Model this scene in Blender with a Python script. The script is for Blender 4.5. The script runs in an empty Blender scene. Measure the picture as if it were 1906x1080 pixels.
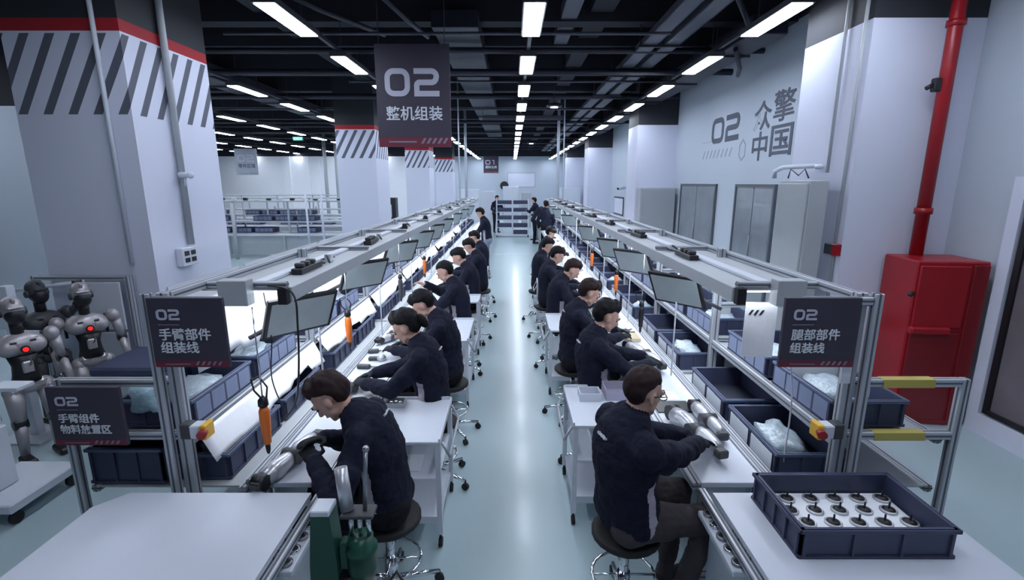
import bpy, bmesh, math, random
import numpy as np
from mathutils import Vector as V, Matrix, noise
random.seed(7)
PI = math.pi
R = math.radians
S = bpy.context.scene
COL = S.collection

# ------------------------------------------------------------------ camera, world, exposure
cam = bpy.data.cameras.new('camera'); cam.sensor_width = 36; cam.lens = 36*920/1906
cam.clip_start = .05; cam.clip_end = 200
camo = bpy.data.objects.new('camera', cam); COL.objects.link(camo)
camo.location = (0, 0, 2.3); camo.rotation_euler = (R(90-12.27), 0, 0)
S.camera = camo
w = bpy.data.worlds.new('world'); S.world = w; w.use_nodes = True
w.node_tree.nodes['Background'].inputs[0].default_value = (.55, .65, .85, 1)
w.node_tree.nodes['Background'].inputs[1].default_value = .3
S.view_settings.view_transform = 'Standard'; S.view_settings.look = 'None'
S.view_settings.exposure = 0.0; S.view_settings.gamma = 1; S.view_settings.use_curve_mapping = False
LIGHT = 32.0       # ceiling panels
HOODL = 9.5        # strips under the bench hoods
LCOL = (.79, .86, 1.0, 1)

# ------------------------------------------------------------------ materials
MATS = {}
def mat(name, col, rough=.5, metal=0, emit=None, es=0, var=0, vscale=6, bump=0, bscale=40, alpha=1, coat=0, trans=0, spec=None):
    m = bpy.data.materials.new(name); m.use_nodes = True
    nt = m.node_tree; b = nt.nodes['Principled BSDF']
    b.inputs['Base Color'].default_value = (*col, 1); b.inputs['Roughness'].default_value = rough
    b.inputs['Metallic'].default_value = metal
    if coat: b.inputs['Coat Weight'].default_value = coat; b.inputs['Coat Roughness'].default_value = .12
    if spec is not None: b.inputs['Specular IOR Level'].default_value = spec
    if trans: b.inputs['Transmission Weight'].default_value = trans
    if emit: b.inputs['Emission Color'].default_value = emit; b.inputs['Emission Strength'].default_value = es
    if var or bump:
        tc = nt.nodes.new('ShaderNodeTexCoord')
    if var:
        n = nt.nodes.new('ShaderNodeTexNoise'); n.inputs['Scale'].default_value = vscale; n.inputs['Detail'].default_value = 4
        nt.links.new(tc.outputs['Object'], n.inputs['Vector'])
        mx = nt.nodes.new('ShaderNodeMixRGB'); mx.inputs[1].default_value = (*[max(0, c*(1-var)) for c in col], 1)
        mx.inputs[2].default_value = (*[min(1, c*(1+var)) for c in col], 1)
        nt.links.new(n.outputs['Fac'], mx.inputs[0]); nt.links.new(mx.outputs[0], b.inputs['Base Color'])
    if bump:
        n2 = nt.nodes.new('ShaderNodeTexNoise'); n2.inputs['Scale'].default_value = bscale; n2.inputs['Detail'].default_value = 3
        nt.links.new(tc.outputs['Object'], n2.inputs['Vector'])
        bp = nt.nodes.new('ShaderNodeBump'); bp.inputs['Strength'].default_value = bump; bp.inputs['Distance'].default_value = .02
        nt.links.new(n2.outputs['Fac'], bp.inputs['Height']); nt.links.new(bp.outputs[0], b.inputs['Normal'])
    if alpha < 1: b.inputs['Alpha'].default_value = alpha
    MATS[name] = m
    return m
wallw = mat('wall_white', (.66, .685, .81), .75, var=.03, vscale=.8)
wallg = mat('wall_grey', (.50, .56, .64), .75, var=.04, vscale=.6)
black = mat('ceiling_black', (.018, .018, .028), .8, var=.4, vscale=.7)
duct = mat('duct_dark', (.028, .029, .045), .5, .3, var=.2)
ductl = mat('duct_grey', (.085, .088, .115), .45, .4, var=.2)
floorm = mat('floor_epoxy', (.41, .53, .57), .29, var=.05, vscale=.35, bump=.02, bscale=6, coat=.15)
alu = mat('aluminium', (.50, .53, .58), .42, .35, var=.05)
alud = mat('aluminium_slot', (.12, .13, .15), .5, .3)
greyp = mat('grey_powder', (.42, .45, .48), .5, .1, var=.04)
whitep = mat('white_powder', (.62, .66, .74), .45, var=.03)
top = mat('worktop_white', (.62, .66, .75), .38, var=.03, vscale=3)
sheet = mat('white_sheet', (.85, .87, .92), .55, var=.04, vscale=9, bump=.25, bscale=9)
crate_m = mat('crate_blue', (.046, .055, .108), .48, var=.12, vscale=8)
crate_l = mat('crate_light', (.09, .12, .21), .48, var=.12, vscale=8)
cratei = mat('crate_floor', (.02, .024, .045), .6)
label_m = mat('label_card', (.70, .74, .80), .6)
bag_m = mat('poly_bag', (.38, .46, .52), .25, var=.35, vscale=18, bump=.8, bscale=22)
part_m = mat('part_silver', (.55, .56, .60), .3, .55, var=.25, vscale=20)
chrome = mat('chrome', (.75, .77, .80), .12, 1)
steel = mat('steel', (.34, .35, .38), .3, .9)
blk = mat('black_plastic', (.012, .012, .016), .4)
blkr = mat('black_rubber', (.01, .01, .012), .7)
dkgrey = mat('dark_grey', (.05, .052, .06), .5)
red = mat('red_paint', (.33, .008, .016), .35, var=.08)
redd = mat('red_dark', (.20, .006, .012), .4)
orange = mat('orange_plastic', (.85, .20, .03), .4)
yellow = mat('yellow_plastic', (.80, .46, .03), .4)
tape = mat('tape_yellow', (.50, .42, .10), .45)
green = mat('green_paint', (.012, .075, .05), .35, var=.15)
sign_m = mat('sign_dark', (.045, .038, .062), .55, var=.06)
signr = mat('sign_red', (.15, .018, .04), .5)
signt = mat('sign_text', (.50, .50, .60), .6)
signt2 = mat('sign_grey', (.22, .20, .26), .6)
wtext = mat('wall_text', (.085, .10, .135), .7)
wtextp = mat('wall_text_pale', (.36, .40, .47), .7)
screen = mat('screen_glass', (.26, .31, .33), .25, emit=(.55, .66, .74, 1), es=.10, var=.2, vscale=5)
lcd = mat('screen_lit', (.5, .6, .7), .3, emit=(.6, .75, .9, 1), es=.9)
jacket = mat('jacket_navy', (.010, .012, .027), .85, spec=.2, var=.35, vscale=14, bump=.9, bscale=16)
jacket2 = mat('jacket_panel', (.42, .39, .45), .8, var=.1, bump=.3, bscale=14)
trous = mat('trousers_grey', (.062, .054, .060), .85, spec=.15, var=.25, vscale=10, bump=.5, bscale=12)
trousb = mat('trousers_black', (.010, .010, .015), .85, spec=.15, var=.25, vscale=10, bump=.5, bscale=12)
jeans = mat('jeans_blue', (.20, .24, .32), .85, var=.2, bump=.3)
skin = mat('skin', (.56, .34, .27), .5, var=.08, vscale=20)
glove = mat('glove_grey', (.016, .019, .024), .75, spec=.2, var=.2, bump=.3, bscale=60)
shoe = mat('shoe_black', (.012, .012, .014), .5)
hairm = mat('hair_black', (.006, .005, .007), .6, var=.4, vscale=30, spec=.22)
hairb = mat('hair_brown', (.022, .010, .011), .6, var=.4, vscale=30, spec=.22)
eyem = mat('eye_dark', (.008, .006, .006), .15)
glass = mat('glass_pane', (.24, .27, .31), .06, var=.25, vscale=2, coat=.5)
glassd = mat('glass_dark', (.17, .15, .17), .08, var=.3, vscale=3)
emis = mat('panel_glow', (1, 1, 1), .5, emit=LCOL, es=LIGHT)
emis2 = mat('strip_glow', (1, 1, 1), .5, emit=(.86, .92, 1, 1), es=HOODL)
redglow = mat('red_lamp', (.6, .01, .01), .3, emit=(1, .02, .02, 1), es=1.2)
greenglow = mat('exit_glow', (.1, .6, .4), .3, emit=(.1, .9, .5, 1), es=.8)

def stripe_mat(name, striped=True, side=False):
    m = bpy.data.materials.new(name); m.use_nodes = True; nt = m.node_tree; N = nt.nodes; L = nt.links
    b = N['Principled BSDF']; b.inputs['Roughness'].default_value = .7
    g = N.new('ShaderNodeNewGeometry'); sp = N.new('ShaderNodeSeparateXYZ'); L.new(g.outputs['Position'], sp.inputs[0])
    def ma(op, a, c=None, v=None):
        n = N.new('ShaderNodeMath'); n.operation = op
        for i, q in enumerate((a, c)):
            if q is None: continue
            if isinstance(q, (int, float)): n.inputs[i].default_value = q
            else: L.new(q, n.inputs[i])
        return n.outputs[0]
    z = sp.outputs[2]
    def mix(f, a, c):
        n = N.new('ShaderNodeMixRGB'); L.new(f, n.inputs[0])
        for i, q in ((1, a), (2, c)):
            if isinstance(q, tuple): n.inputs[i].default_value = (*q, 1)
            else: L.new(q, n.inputs[i])
        return n.outputs[0]
    c = (.65, .675, .80)
    if striped:
        u = ma('ADD', sp.outputs[0], sp.outputs[1])
        u = ma('SUBTRACT', u, ma('MULTIPLY', z, .55))
        f = ma('FRACT', ma('DIVIDE', ma('ADD', u, 100), .24))
        st = ma('LESS_THAN', f, .38)
        st = ma('MULTIPLY', st, ma('MULTIPLY', ma('GREATER_THAN', z, 2.94), ma('LESS_THAN', z, 3.66)))
        c = mix(st, c, (.10, .11, .145))
        c = mix(ma('GREATER_THAN', z, 3.68), c, (.36, .01, .02))
    c = mix(ma('GREATER_THAN', z, 3.79), c, (.022, .024, .032))
    L.new(c, b.inputs['Base Color'])
    return m
pill_s = stripe_mat('pillar_striped'); pill_p = stripe_mat('pillar_plain', False)

# ------------------------------------------------------------------ mesh helper
class MB:
    def __init__(s): s.bm = bmesh.new()
    def _mi(s, geom, mi):
        for g in geom:
            if isinstance(g, bmesh.types.BMFace): g.material_index = mi
    def box(s, x0, x1, y0, y1, z0, z1, bev=0, mi=0, M=None):
        r = bmesh.ops.create_cube(s.bm, size=1); vs = r['verts']
        for v in vs:
            v.co = V(((x0+x1)/2+v.co.x*(x1-x0), (y0+y1)/2+v.co.y*(y1-y0), (z0+z1)/2+v.co.z*(z1-z0)))
        fs = {f for v in vs for f in v.link_faces}
        s._mi(fs, mi)
        if bev:
            es = list({e for v in vs for e in v.link_edges})
            rr = bmesh.ops.bevel(s.bm, geom=es, offset=bev, segments=1, affect='EDGES', profile=.5)
            s._mi(rr['faces'], mi); vs = list({v for f in list(fs)+rr['faces'] if f.is_valid for v in f.verts})
        if M is not None:
            for v in vs: v.co = M @ v.co
        return s
    def tube(s, p0, p1, r, r1=None, seg=10, mi=0, cap=True):
        p0, p1 = V(p0), V(p1); d = p1-p0; L = d.length
        if L < 1e-6: return s
        q = d.to_track_quat('Z', 'Y').to_matrix().to_4x4(); M = Matrix.Translation((p0+p1)/2) @ q
        rr = bmesh.ops.create_cone(s.bm, cap_ends=cap, segments=seg, radius1=r, radius2=r if r1 is None else r1, depth=L, matrix=M)
        fs = {f for v in rr['verts'] for f in v.link_faces}
        s._mi(fs, mi)
        for f in fs:
            if len(f.verts) == 4: f.smooth = True
        return s
    def path(s, pts, r, seg=8, mi=0):
        pts = [V(p) for p in pts]; rings = []
        up = V((.13, .31, 1)).normalized()
        for i, p in enumerate(pts):
            d = (pts[min(i+1, len(pts)-1)]-pts[max(i-1, 0)]).normalized()
            a = d.cross(up)
            if a.length < 1e-3: a = d.cross(V((1, 0, 0)))
            a.normalize(); b = d.cross(a).normalized()
            rings.append([s.bm.verts.new(p+a*math.cos(2*PI*k/seg)*r+b*math.sin(2*PI*k/seg)*r) for k in range(seg)])
        for i in range(len(rings)-1):
            for k in range(seg):
                f = s.bm.faces.new((rings[i][k], rings[i][(k+1) % seg], rings[i+1][(k+1) % seg], rings[i+1][k])); f.smooth = True; f.material_index = mi
        for rg in (rings[0][::-1], rings[-1]):
            f = s.bm.faces.new(rg); f.material_index = mi
        return s
    def lathe(s, prof, c=(0, 0, 0), seg=16, mi=0, M=None):
        c = V(c); rings = []; T = M or Matrix.Identity(3)
        for (r, z) in prof:
            rings.append([s.bm.verts.new(c+T @ V((r*math.cos(2*PI*k/seg), r*math.sin(2*PI*k/seg), z))) for k in range(seg)])
        for i in range(len(rings)-1):
            for k in range(seg):
                f = s.bm.faces.new((rings[i][k], rings[i][(k+1) % seg], rings[i+1][(k+1) % seg], rings[i+1][k])); f.smooth = True; f.material_index = mi
        for rg in (rings[0][::-1], rings[-1]):
            f = s.bm.faces.new(rg); f.material_index = mi
        return s
    def ball(s, c, r, seg=12, mi=0, M=None):
        rad = V(r) if hasattr(r, '__len__') else V((r, r, r)); c = V(c)
        rr = bmesh.ops.create_uvsphere(s.bm, u_segments=seg, v_segments=max(6, seg*2//3), radius=1)
        for v in rr['verts']:
            q = V((v.co.x*rad.x, v.co.y*rad.y, v.co.z*rad.z))
            v.co = c + (M @ q if M is not None else q)
        fs = {f for v in rr['verts'] for f in v.link_faces}; s._mi(fs, mi)
        for f in fs: f.smooth = True
        return s
    def prism(s, pts, a, b, axis='z', mi=0):
        def P(p, t):
            return V((p[0], p[1], t)) if axis == 'z' else (V((p[0], t, p[1])) if axis == 'y' else V((t, p[0], p[1])))
        lo = [s.bm.verts.new(P(p, a)) for p in pts]; hi = [s.bm.verts.new(P(p, b)) for p in pts]
        n = len(pts); fs = [s.bm.faces.new(lo[::-1]), s.bm.faces.new(hi)]
        for i in range(n): fs.append(s.bm.faces.new((lo[i], lo[(i+1) % n], hi[(i+1) % n], hi[i])))
        s._mi(fs, mi); return s
    def stroke(s, pts, w, th=.004, mi=0, closed=False):
        """flat ribbon in the local xz plane, facing -y"""
        n = len(pts); P = [V((p[0], p[1])) for p in pts]; L = []; Rr = []
        for i in range(n):
            a = P[i-1] if (i or closed) else None; b = P[(i+1) % n] if (i < n-1 or closed) else None
            d1 = (P[i]-a).normalized() if a is not None else None; d2 = (b-P[i]).normalized() if b is not None else None
            d1 = d1 or d2; d2 = d2 or d1
            n1 = V((-d1.y, d1.x)); n2 = V((-d2.y, d2.x)); m = (n1+n2).normalized(); k = w/2/max(.3, m.dot(n1))
            L.append(P[i]+m*k); Rr.append(P[i]-m*k)
        def ring(i): return [s.bm.verts.new(V((q[0], y, q[1]))) for q, y in ((L[i], 0), (L[i], -th), (Rr[i], -th), (Rr[i], 0))]
        rg = [ring(i) for i in range(n)]
        for i in range(n if closed else n-1):
            a, b = rg[i], rg[(i+1) % n]
            for k in range(4):
                f = s.bm.faces.new((a[k], a[(k+1) % 4], b[(k+1) % 4], b[k])); f.material_index = mi
        if not closed:
            s.bm.faces.new(rg[0]); s.bm.faces.new(rg[-1][::-1])
        return s
    def mesh(s, mats):
        bmesh.ops.recalc_face_normals(s.bm, faces=s.bm.faces)
        me = bpy.data.meshes.new('mesh'); s.bm.to_mesh(me); s.bm.free()
        for m in (mats if isinstance(mats, (list, tuple)) else [mats]): me.materials.append(m)
        return me
    def build(s, name, mats, parent=None, W=False, loc=None, rot=None):
        me = s.mesh(mats); o = bpy.data.objects.new(name, me); COL.objects.link(o)
        if parent: o.parent = parent
        if W and parent:
            l = parent.location.copy(); me.transform(Matrix.Translation(-l))
        if loc: o.location = loc
        if rot: o.rotation_euler = rot
        return o
def tag(o, label=None, cat=None, group=None, kind=None):
    if label: o['label'] = label
    if cat: o['category'] = cat
    if group: o['group'] = group
    if kind: o['kind'] = kind
    return o
def thing(name, label, cat, loc=(0, 0, 0), rz=0, group=None):
    o = bpy.data.objects.new(name, None); COL.objects.link(o); o.location = loc; o.rotation_euler = (0, 0, rz)
    o.empty_display_size = .1
    return tag(o, label, cat, group)
def copy_tree(o, parent=None):
    kids = list(o.children)
    c = o.copy(); COL.objects.link(c); c.parent = parent
    for ch in kids: copy_tree(ch, c)
    return c
def dup(root, loc=None, rz=None, label=None, group=None):
    r = copy_tree(root)
    if loc is not None: r.location = loc
    if rz is not None: r.rotation_euler = (0, 0, rz)
    if label: r['label'] = label
    if group: r['group'] = group
    return r
ORD = ['first', 'second', 'third', 'fourth', 'fifth', 'sixth', 'seventh', 'eighth', 'ninth', 'tenth', 'eleventh', 'twelfth',
       'thirteenth', 'fourteenth', 'fifteenth', 'sixteenth', 'seventeenth', 'eighteenth', 'nineteenth', 'twentieth',
       'twenty-first', 'twenty-second', 'twenty-third', 'twenty-fourth', 'twenty-fifth']
def side_name(s): return 'right' if s > 0 else 'left'

# ------------------------------------------------------------------ setting
def struct(name, mb, m, label=None):
    o = mb.build(name, m); return tag(o, label, None, None, 'structure')
struct('floor', MB().box(-26, 4.9, -4, 42, -.1, 0), floorm, 'pale blue-grey glossy epoxy factory floor')
struct('ceiling', MB().box(-26, 4.9, -4, 42, 5.2, 5.3), black, 'black painted factory ceiling slab')
struct('wall_right', MB().box(4.4, 4.6, -4, 42, 0, 4.75).box(4.4, 4.6, -4, 42, 4.75, 5.2, mi=1), [wallg, black], 'white painted long wall behind the leg line')
struct('wall_end', MB().box(-26, 4.4, 41, 41.2, 0, 4.35).box(-26, 4.4, 41, 41.2, 4.35, 5.2, mi=1), [wallg, black], 'pale end wall of the hall')
struct('wall_left', MB().box(-26.2, -26, -4, 41, 0, 5.2), wallg)
struct('wall_rear', MB().box(-26, 4.4, -4.2, -4, 0, 5.2), wallg)
struct('wall_partition', MB().box(-14, -6.0, 7.6, 7.8, 0, 3.39).box(-14, -6.0, 7.6, 7.8, 3.39, 5.2, mi=1), [wallg, black], 'blue-grey partition wall beside the striped pillar')
struct('baseboard_right', MB().box(4.37, 4.4, 4.45, 41, 0, .09).box(4.37, 4.4, -4, 1.6, 0, .09), alud)
struct('trim_1', MB().box(.93, .96, 20.1, 20.13, .0005, .004).box(-.9, .9, 16.1, 16.16, 0, .003), wallw, 'pale line painted across the aisle floor')

PY = [5.0, 13.72, 22.44, 31.16]
for i, y in enumerate(PY):
    if i == 0:
        m = MB().box(-4.76, -3.65, y, y+1.35, 0, 5.2)
    else: m = MB().box(-4.70, -3.65, y, y+1.35, 0, 5.2)
    struct('pillar', m, pill_s, ('wide white pillar with grey diagonal stripes, %s from the camera end on the arm-line side' % ORD[i]))
    struct('pillar', MB().box(3.35, 4.4, y, y+1.1, 0, 5.2), pill_p, 'plain white pillar with black top, %s from the camera end along the long wall' % ORD[i])
# beams below the slab
for i, y in enumerate([3.4, 8.3, 9.7, 12.0, 14.2, 17.2, 20.2, 22.9, 26, 29, 31.8, 35, 38]):
    struct('beam', MB().box(-26, 4.4, y, y+.3, 4.72, 5.2), black, 'black ceiling cross beam')
for x in (-3.95, 1.2):
    struct('beam', MB().box(x, x+.35, -4, 41, 4.85, 5.2), black, 'black lengthwise ceiling beam')

# ------------------------------------------------------------------ ceiling services
def pipe_thing(name, label, cat, pts, r, m, group=None, seg=8):
    o = MB().path(pts, r, seg=seg).build(name, m); return tag(o, label, cat, group)
for i, (y, z, r, m, x0, x1) in enumerate([(7.45, 4.32, .022, ductl, -4, 2.2), (8.9, 4.45, .05, duct, -9, 4.2), (10.1, 4.36, .06, duct, -12, 4.2), (11.0, 4.36, .025, ductl, -3.4, 3.4),
                                   (13.2, 4.42, .07, duct, -14, 4.2), (14.7, 4.32, .028, ductl, -12, 3.3), (18.4, 4.4, .06, duct, -14, 4.2), (21.5, 4.35, .04, duct, -14, 4.2),
                                   (24.6, 4.4, .05, duct, -14, 4.2), (28, 4.4, .05, duct, -14, 4.2)]):
    pipe_thing('sprinkler_pipe', ['thin grey pipe crossing under the ceiling near the camera', 'thick dark pipe just behind the first thin ceiling pipe', 'thick dark pipe level with the top of the hanging 02 sign',
        'thin grey pipe behind the hanging 02 sign', 'dark pipe crossing above the second pillars', 'thin grey ceiling pipe beyond the second pillars', 'dark cross pipe in the far ceiling, first of four',
        'dark cross pipe in the far ceiling, second of four', 'dark cross pipe in the far ceiling, third of four', 'dark cross pipe in the far ceiling, fourth of four'][i], 'pipe', [(x0, y, z), (x1, y, z)], r, m)
for k, (x, nm) in enumerate(((2.17, 'inner'), (2.52, 'outer'))):
    t = thing('cable_tray', 'dark grey cable tray under the black ceiling, %s one of the slanting pair' % nm, 'cable tray', (x, 4, 4.42))
    for j in range(14):
        y0 = j*2.25
        MB().box(-.12, .12, y0, y0+2.2, 0, .012).box(-.125, -.11, y0, y0+2.2, 0, .09).box(.11, .125, y0, y0+2.2, 0, .09).build('tray_section', ductl, t)
        MB().box(-.17, .17, y0+2.18, y0+2.22, -.03, 0).tube((-.15, y0+2.2, 0), (-.15, y0+2.2, .5), .008, seg=6).tube((.15, y0+2.2, 0), (.15, y0+2.2, .5), .008, seg=6).build('hanger', duct, t)
for k, (x0, x1, z0, z1, y0, y1, lb) in enumerate([(.75, 1.0, 4.75, 4.95, 5.4, 10, 'short dark grey air duct above the middle light row'), (-3.0, -2.2, 4.5, 4.75, 4.2, 5.4, 'black air duct section over the arm line'),
                                              (-6.9, -6.3, 4.45, 4.75, 6, 30, 'long black air duct over the far side bay'), (3.3, 3.8, 4.3, 4.55, 7.4, 40, 'long black air duct along the long wall'),
                                              (-1.2, -.5, 4.55, 4.8, 8, 26, 'long black air duct between the light rows'), (-.9, 1.6, 4.25, 4.36, 16.3, 16.5, 'grey metal channel across the middle light row')]):
    m = MB().box(x0, x1, y0, y1, z0, z1, bev=.01)
    t = thing('air_duct', lb, 'duct', ((x0+x1)/2, (y0+y1)/2, z0))
    m.build('duct_body', ductl if k in (0, 5) else duct, t, W=True)
    n = max(1, int((y1-y0)/2.2))
    for j in range(n):
        yy = y0+(j+.5)*(y1-y0)/n
        MB().box(x0-.03, x1+.03, yy, yy+.03, z0-.03, z0-.005).tube((x0-.02, yy+.015, z0-.03), (x0-.02, yy+.015, 5.2), .008, seg=6).tube((x1+.02, yy+.015, z0-.03), (x1+.02, yy+.015, 5.2), .008, seg=6).build('hanger', duct, t, W=True)
for (a, b, lb) in [((-3.0, 5.6, 4.5), (-1.9, 8.0, 4.45), 'slanting dark conduit pair over the arm line'), ((-1.7, 6.5, 4.6), (-1.3, 8.3, 4.5), 'short grey conduit above the hanging 02 sign'),
                   ((2.4, 6.0, 4.45), (3.4, 7.6, 4.3), 'bent dark conduit near the long wall light row'), ((3.35, 8.0, 4.25), (4.1, 9.6, 4.2), 'dark flexible conduit dropping to the long wall')]:
    pipe_thing('conduit', lb, 'conduit', [a, V(a).lerp(V(b), .5)+V((.05, 0, -.06)), b], .035, duct)
def downlight(x, y, z, lb):
    t = thing('ceiling_lamp', lb, 'lamp', (x, y, z))
    MB().lathe([(.02, .06), (.16, .05), (.2, 0), (.18, -.02)], seg=14).build('shade', duct, t)
    MB().lathe([(.09, -.022), (.09, -.03)], seg=12).build('diffuser', emis, t)
    MB().tube((0, 0, .05), (0, 0, 5.2-z), .008, seg=6).build('stem', duct, t)
downlight(1.02, 12.6, 4.1, 'round dark lamp hanging beside the middle light row')
downlight(.9, 24, 4.1, 'small round lamp hanging far down the middle light row')

# light rows: (x, number skipped before the frame)
ROWS = [(.24, 'middle row over the aisle', -3), (-2.58, 'row above the arm line', -2), (3.02, 'row beside the long wall', -2), (-5.38, 'first row past the striped pillars', 0),
        (-8.2, 'second row past the striped pillars', -1), (-11.0, 'third row past the striped pillars', 2), (-13.8, 'fourth row past the striped pillars', 3), (-16.6, 'added fill row lighting the far bay wall', 5)]  # last row is an added fill, there to brighten the far bay wall
lamp_src = None
for x, nm, k0 in ROWS:
    vis = 0
    for k in range(k0, 16):
        y = 5.63+2.24*k
        if k >= 0: vis += 1
        if k < 0: lb, grp = 'white ceiling light panel above the camera, %s' % nm, 'panels above the camera, ' + nm
        elif vis <= 8: lb, grp = 'white rectangular ceiling light, %s visible in the %s' % (ORD[vis-1], nm), None
        else: lb, grp = 'small distant ceiling light at the far end of the %s' % nm, 'distant lights of the ' + nm
        if lamp_src is None:
            lamp_src = thing('ceiling_light', lb, 'ceiling light', (x, y, 4.12))
            MB().box(-.125, .125, 0, 1.22, .004, .07).build('housing', dkgrey, lamp_src)
            MB().box(-.105, .105, .02, 1.20, -.006, .003).build('diffuser', emis, lamp_src)
            for q in (.2, 1.0): MB().tube((0, q, .07), (0, q, 1.08), .006, seg=5).build('hanger', duct, lamp_src)
            o = lamp_src
        else: o = dup(lamp_src, (x, y, 4.12), None, lb)
        if grp: o['group'] = grp
        elif 'group' in o.keys(): del o['group']
        o['label'] = lb
    y0 = 5.63+2.24*k0
    o = MB().box(x-.025, x+.025, y0+1.3, 40.5, 4.20, 4.25).build('light_track', duct); tag(o, 'thin dark track joining the lights of the %s' % nm, 'light track')

# exit sign far left
t = thing('exit_sign', 'small green glowing exit sign under the far side ceiling', 'exit sign', (-8.15, 19.6, 3.86))
MB().box(-.2, .2, 0, .04, 0, .14).build('housing', green, t); MB().box(-.17, .17, -.006, 0, .02, .12).build('panel', greenglow, t)
MB().tube((0, .02, .14), (0, .02, 1.3), .008, seg=6).build('hanger', duct, t)

# ------------------------------------------------------------------ text helpers
def text_mesh(body, size, m, ext=.002):
    c = bpy.data.curves.new('text', 'FONT'); c.body = body; c.size = size; c.extrude = ext; c.align_x = 'LEFT'; c.offset = size*.012
    c.resolution_u = 3
    o = bpy.data.objects.new('text', c); COL.objects.link(o); bpy.context.view_layer.update()
    me = bpy.data.meshes.new_from_object(o.evaluated_get(bpy.context.evaluated_depsgraph_get()))
    bpy.data.objects.remove(o)
    me.materials.clear(); me.materials.append(m); return me
def lettering(body, size, m, parent, x, z, y, name='lettering', fitw=None):
    """stands upright facing -y in the parent's frame, lower left corner at x,z"""
    me = text_mesh(body, size, m)
    xs = [v.co.x for v in me.vertices]; ys = [v.co.y for v in me.vertices]
    k = (fitw/(max(xs)-min(xs))) if fitw else 1
    me.transform(Matrix.Scale(k, 4) @ Matrix.Translation((-min(xs), -min(ys), 0)))
    me.transform(Matrix.Rotation(PI/2, 4, 'X'))
    o = bpy.data.objects.new(name, me); COL.objects.link(o); o.parent = parent; o.location = (x, y, z)
    return o
def arc(cx, cz, r, a0, a1, n=5):
    return [(cx+r*math.cos(R(a0+(a1-a0)*i/n)), cz+r*math.sin(R(a0+(a1-a0)*i/n))) for i in range(n+1)]
def digits(mb, s, x, z, h, w, mi=0, th=.004):
    """squared technical numerals"""
    st = h*.2; r = h*.24; g = w*.16
    for ch in s:
        x0, x1, z0, z1 = x+st/2, x+w-st/2, z+st/2, z+h-st/2; zm = (z0+z1)/2
        if ch == '0': mb.stroke(arc(x1-r, z1-r, r, 0, 90)+arc(x0+r, z1-r, r, 90, 180)+arc(x0+r, z0+r, r, 180, 270)+arc(x1-r, z0+r, r, 270, 360), st, th, mi, True)
        if ch == '2':
            q = r*.8
            mb.stroke([(x0-st/2, z1)]+arc(x1-q, z1-q, q, 90, 0)+arc(x1-q, zm+q*.95, q*.95, 0, -90)+[(x0+q, zm)]+arc(x0+q*.6, zm-q*.6, q*.6, 90, 180)+[(x0, z0), (x1+st/2, z0)], st, th, mi)
        if ch == '1': mb.stroke([(x0+w*.1, z1), (x0+w*.45, z1), (x0+w*.45, z0-st/2)], st, th, mi)
        x += w+g
    return mb
def stripes(mb, x, z, n, w, h, gap, th=.003, mi=0):
    for i in range(n):
        a = x+i*gap; mb.prism([(a, z), (a+w, z), (a+w+h*.6, z+h), (a+h*.6, z+h)], -th, 0, 'y', mi)
    return mb
def sign(name, label, loc, w, h, num, lines, tw, rz=0, thick=.02, big=False, pale=False):
    """board facing -y, origin at its top centre"""
    t = thing(name, label, 'sign', loc, rz)
    MB().box(-w/2, w/2, 0, thick, -h, 0, bev=.002).build('board', sign_m if not pale else wtextp, t)
    # fading red foot as three printed bands
    if not pale: MB().box(-w/2+.004, w/2-.004, -.002, 0, -h+.002, -h+h*.10).build('red_band', signr, t)
    if big:
        digits(MB(), num, -w*.38, -h*.50, h*.27, w*.34).build('lettering', signt, t, loc=(0, -.001, 0))
        lettering(lines[0], .2, wtext if pale else label_m, t, -w*.38, -h*.735, -.003, fitw=w*.77)
        MB().box(-w*.36, w*.02, -.0045, -.002, -h*.955, -h*.94).build('rule', signt2, t)
        stripes(MB(), w*.08, -h*.965, 5, .035*w, h*.055, w*.075).build('stripe_mark', signt2, t, loc=(0, -.002, 0))
    else:
        digits(MB(), num, -w*.38, -h*.31, h*.15, w*.14).build('lettering', signt, t, loc=(0, -.001, 0))
        MB().box(-w*.38, -w*.1, -.003, 0, -h*.385, -h*.375).build('rule', signt2, t)
        for i, l in enumerate(lines):
            lettering(l, .06, label_m, t, -w*.38, -h*(.60+.19*i), -.003, fitw=tw[i])
        MB().box(-w*.36, -w*.02, -.0045, -.002, -h*.955, -h*.945).build('rule', signt2, t)
        stripes(MB(), w*.05, -h*.965, 5, .03*w, h*.055, w*.075).build('stripe_mark', signt2, t, loc=(0, -.002, 0))
    return t
def hang_cords(t, w, z):
    for x in (-w/2+.06, w/2-.06): MB().tube((x, .01, 0), (x, .01, z), .006, seg=6).build('hanger', duct, t)
s = sign('hanging_sign', 'big dark hanging sign reading 02 with red striped foot', (-1.335, 7.1, 4.1), 1.0, 1.32, '02', ['整机组装'], None, big=True); hang_cords(s, 1.0, 1.1)
s = sign('hanging_sign', 'small distant dark hanging sign reading 01 near the end wall', (-1.4, 34.0, 4.02), 1.0, 1.1, '01', ['原料仓库'], None, big=True); hang_cords(s, 1.0, 1.15)
s = sign('hanging_sign', 'pale faded hanging sign far beyond the striped pillar', (-12.5, 24.0, 3.85), 1.05, 1.2, '02', ['零件区域'], None, big=True, pale=True); hang_cords(s, 1.0, 1.35)
sign('line_sign', 'dark square sign on the arm line end, reading 02 and two text lines', (-1.545, 2.26, 1.77), .36, .345, '02', ['手臂部件', '组装线'], [.245, .18])
sign('line_sign', 'dark square sign on the leg line end, reading 02 and two text lines', (1.47, 2.26, 1.77), .36, .345, '02', ['腿部部件', '组装线'], [.23, .165])
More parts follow.
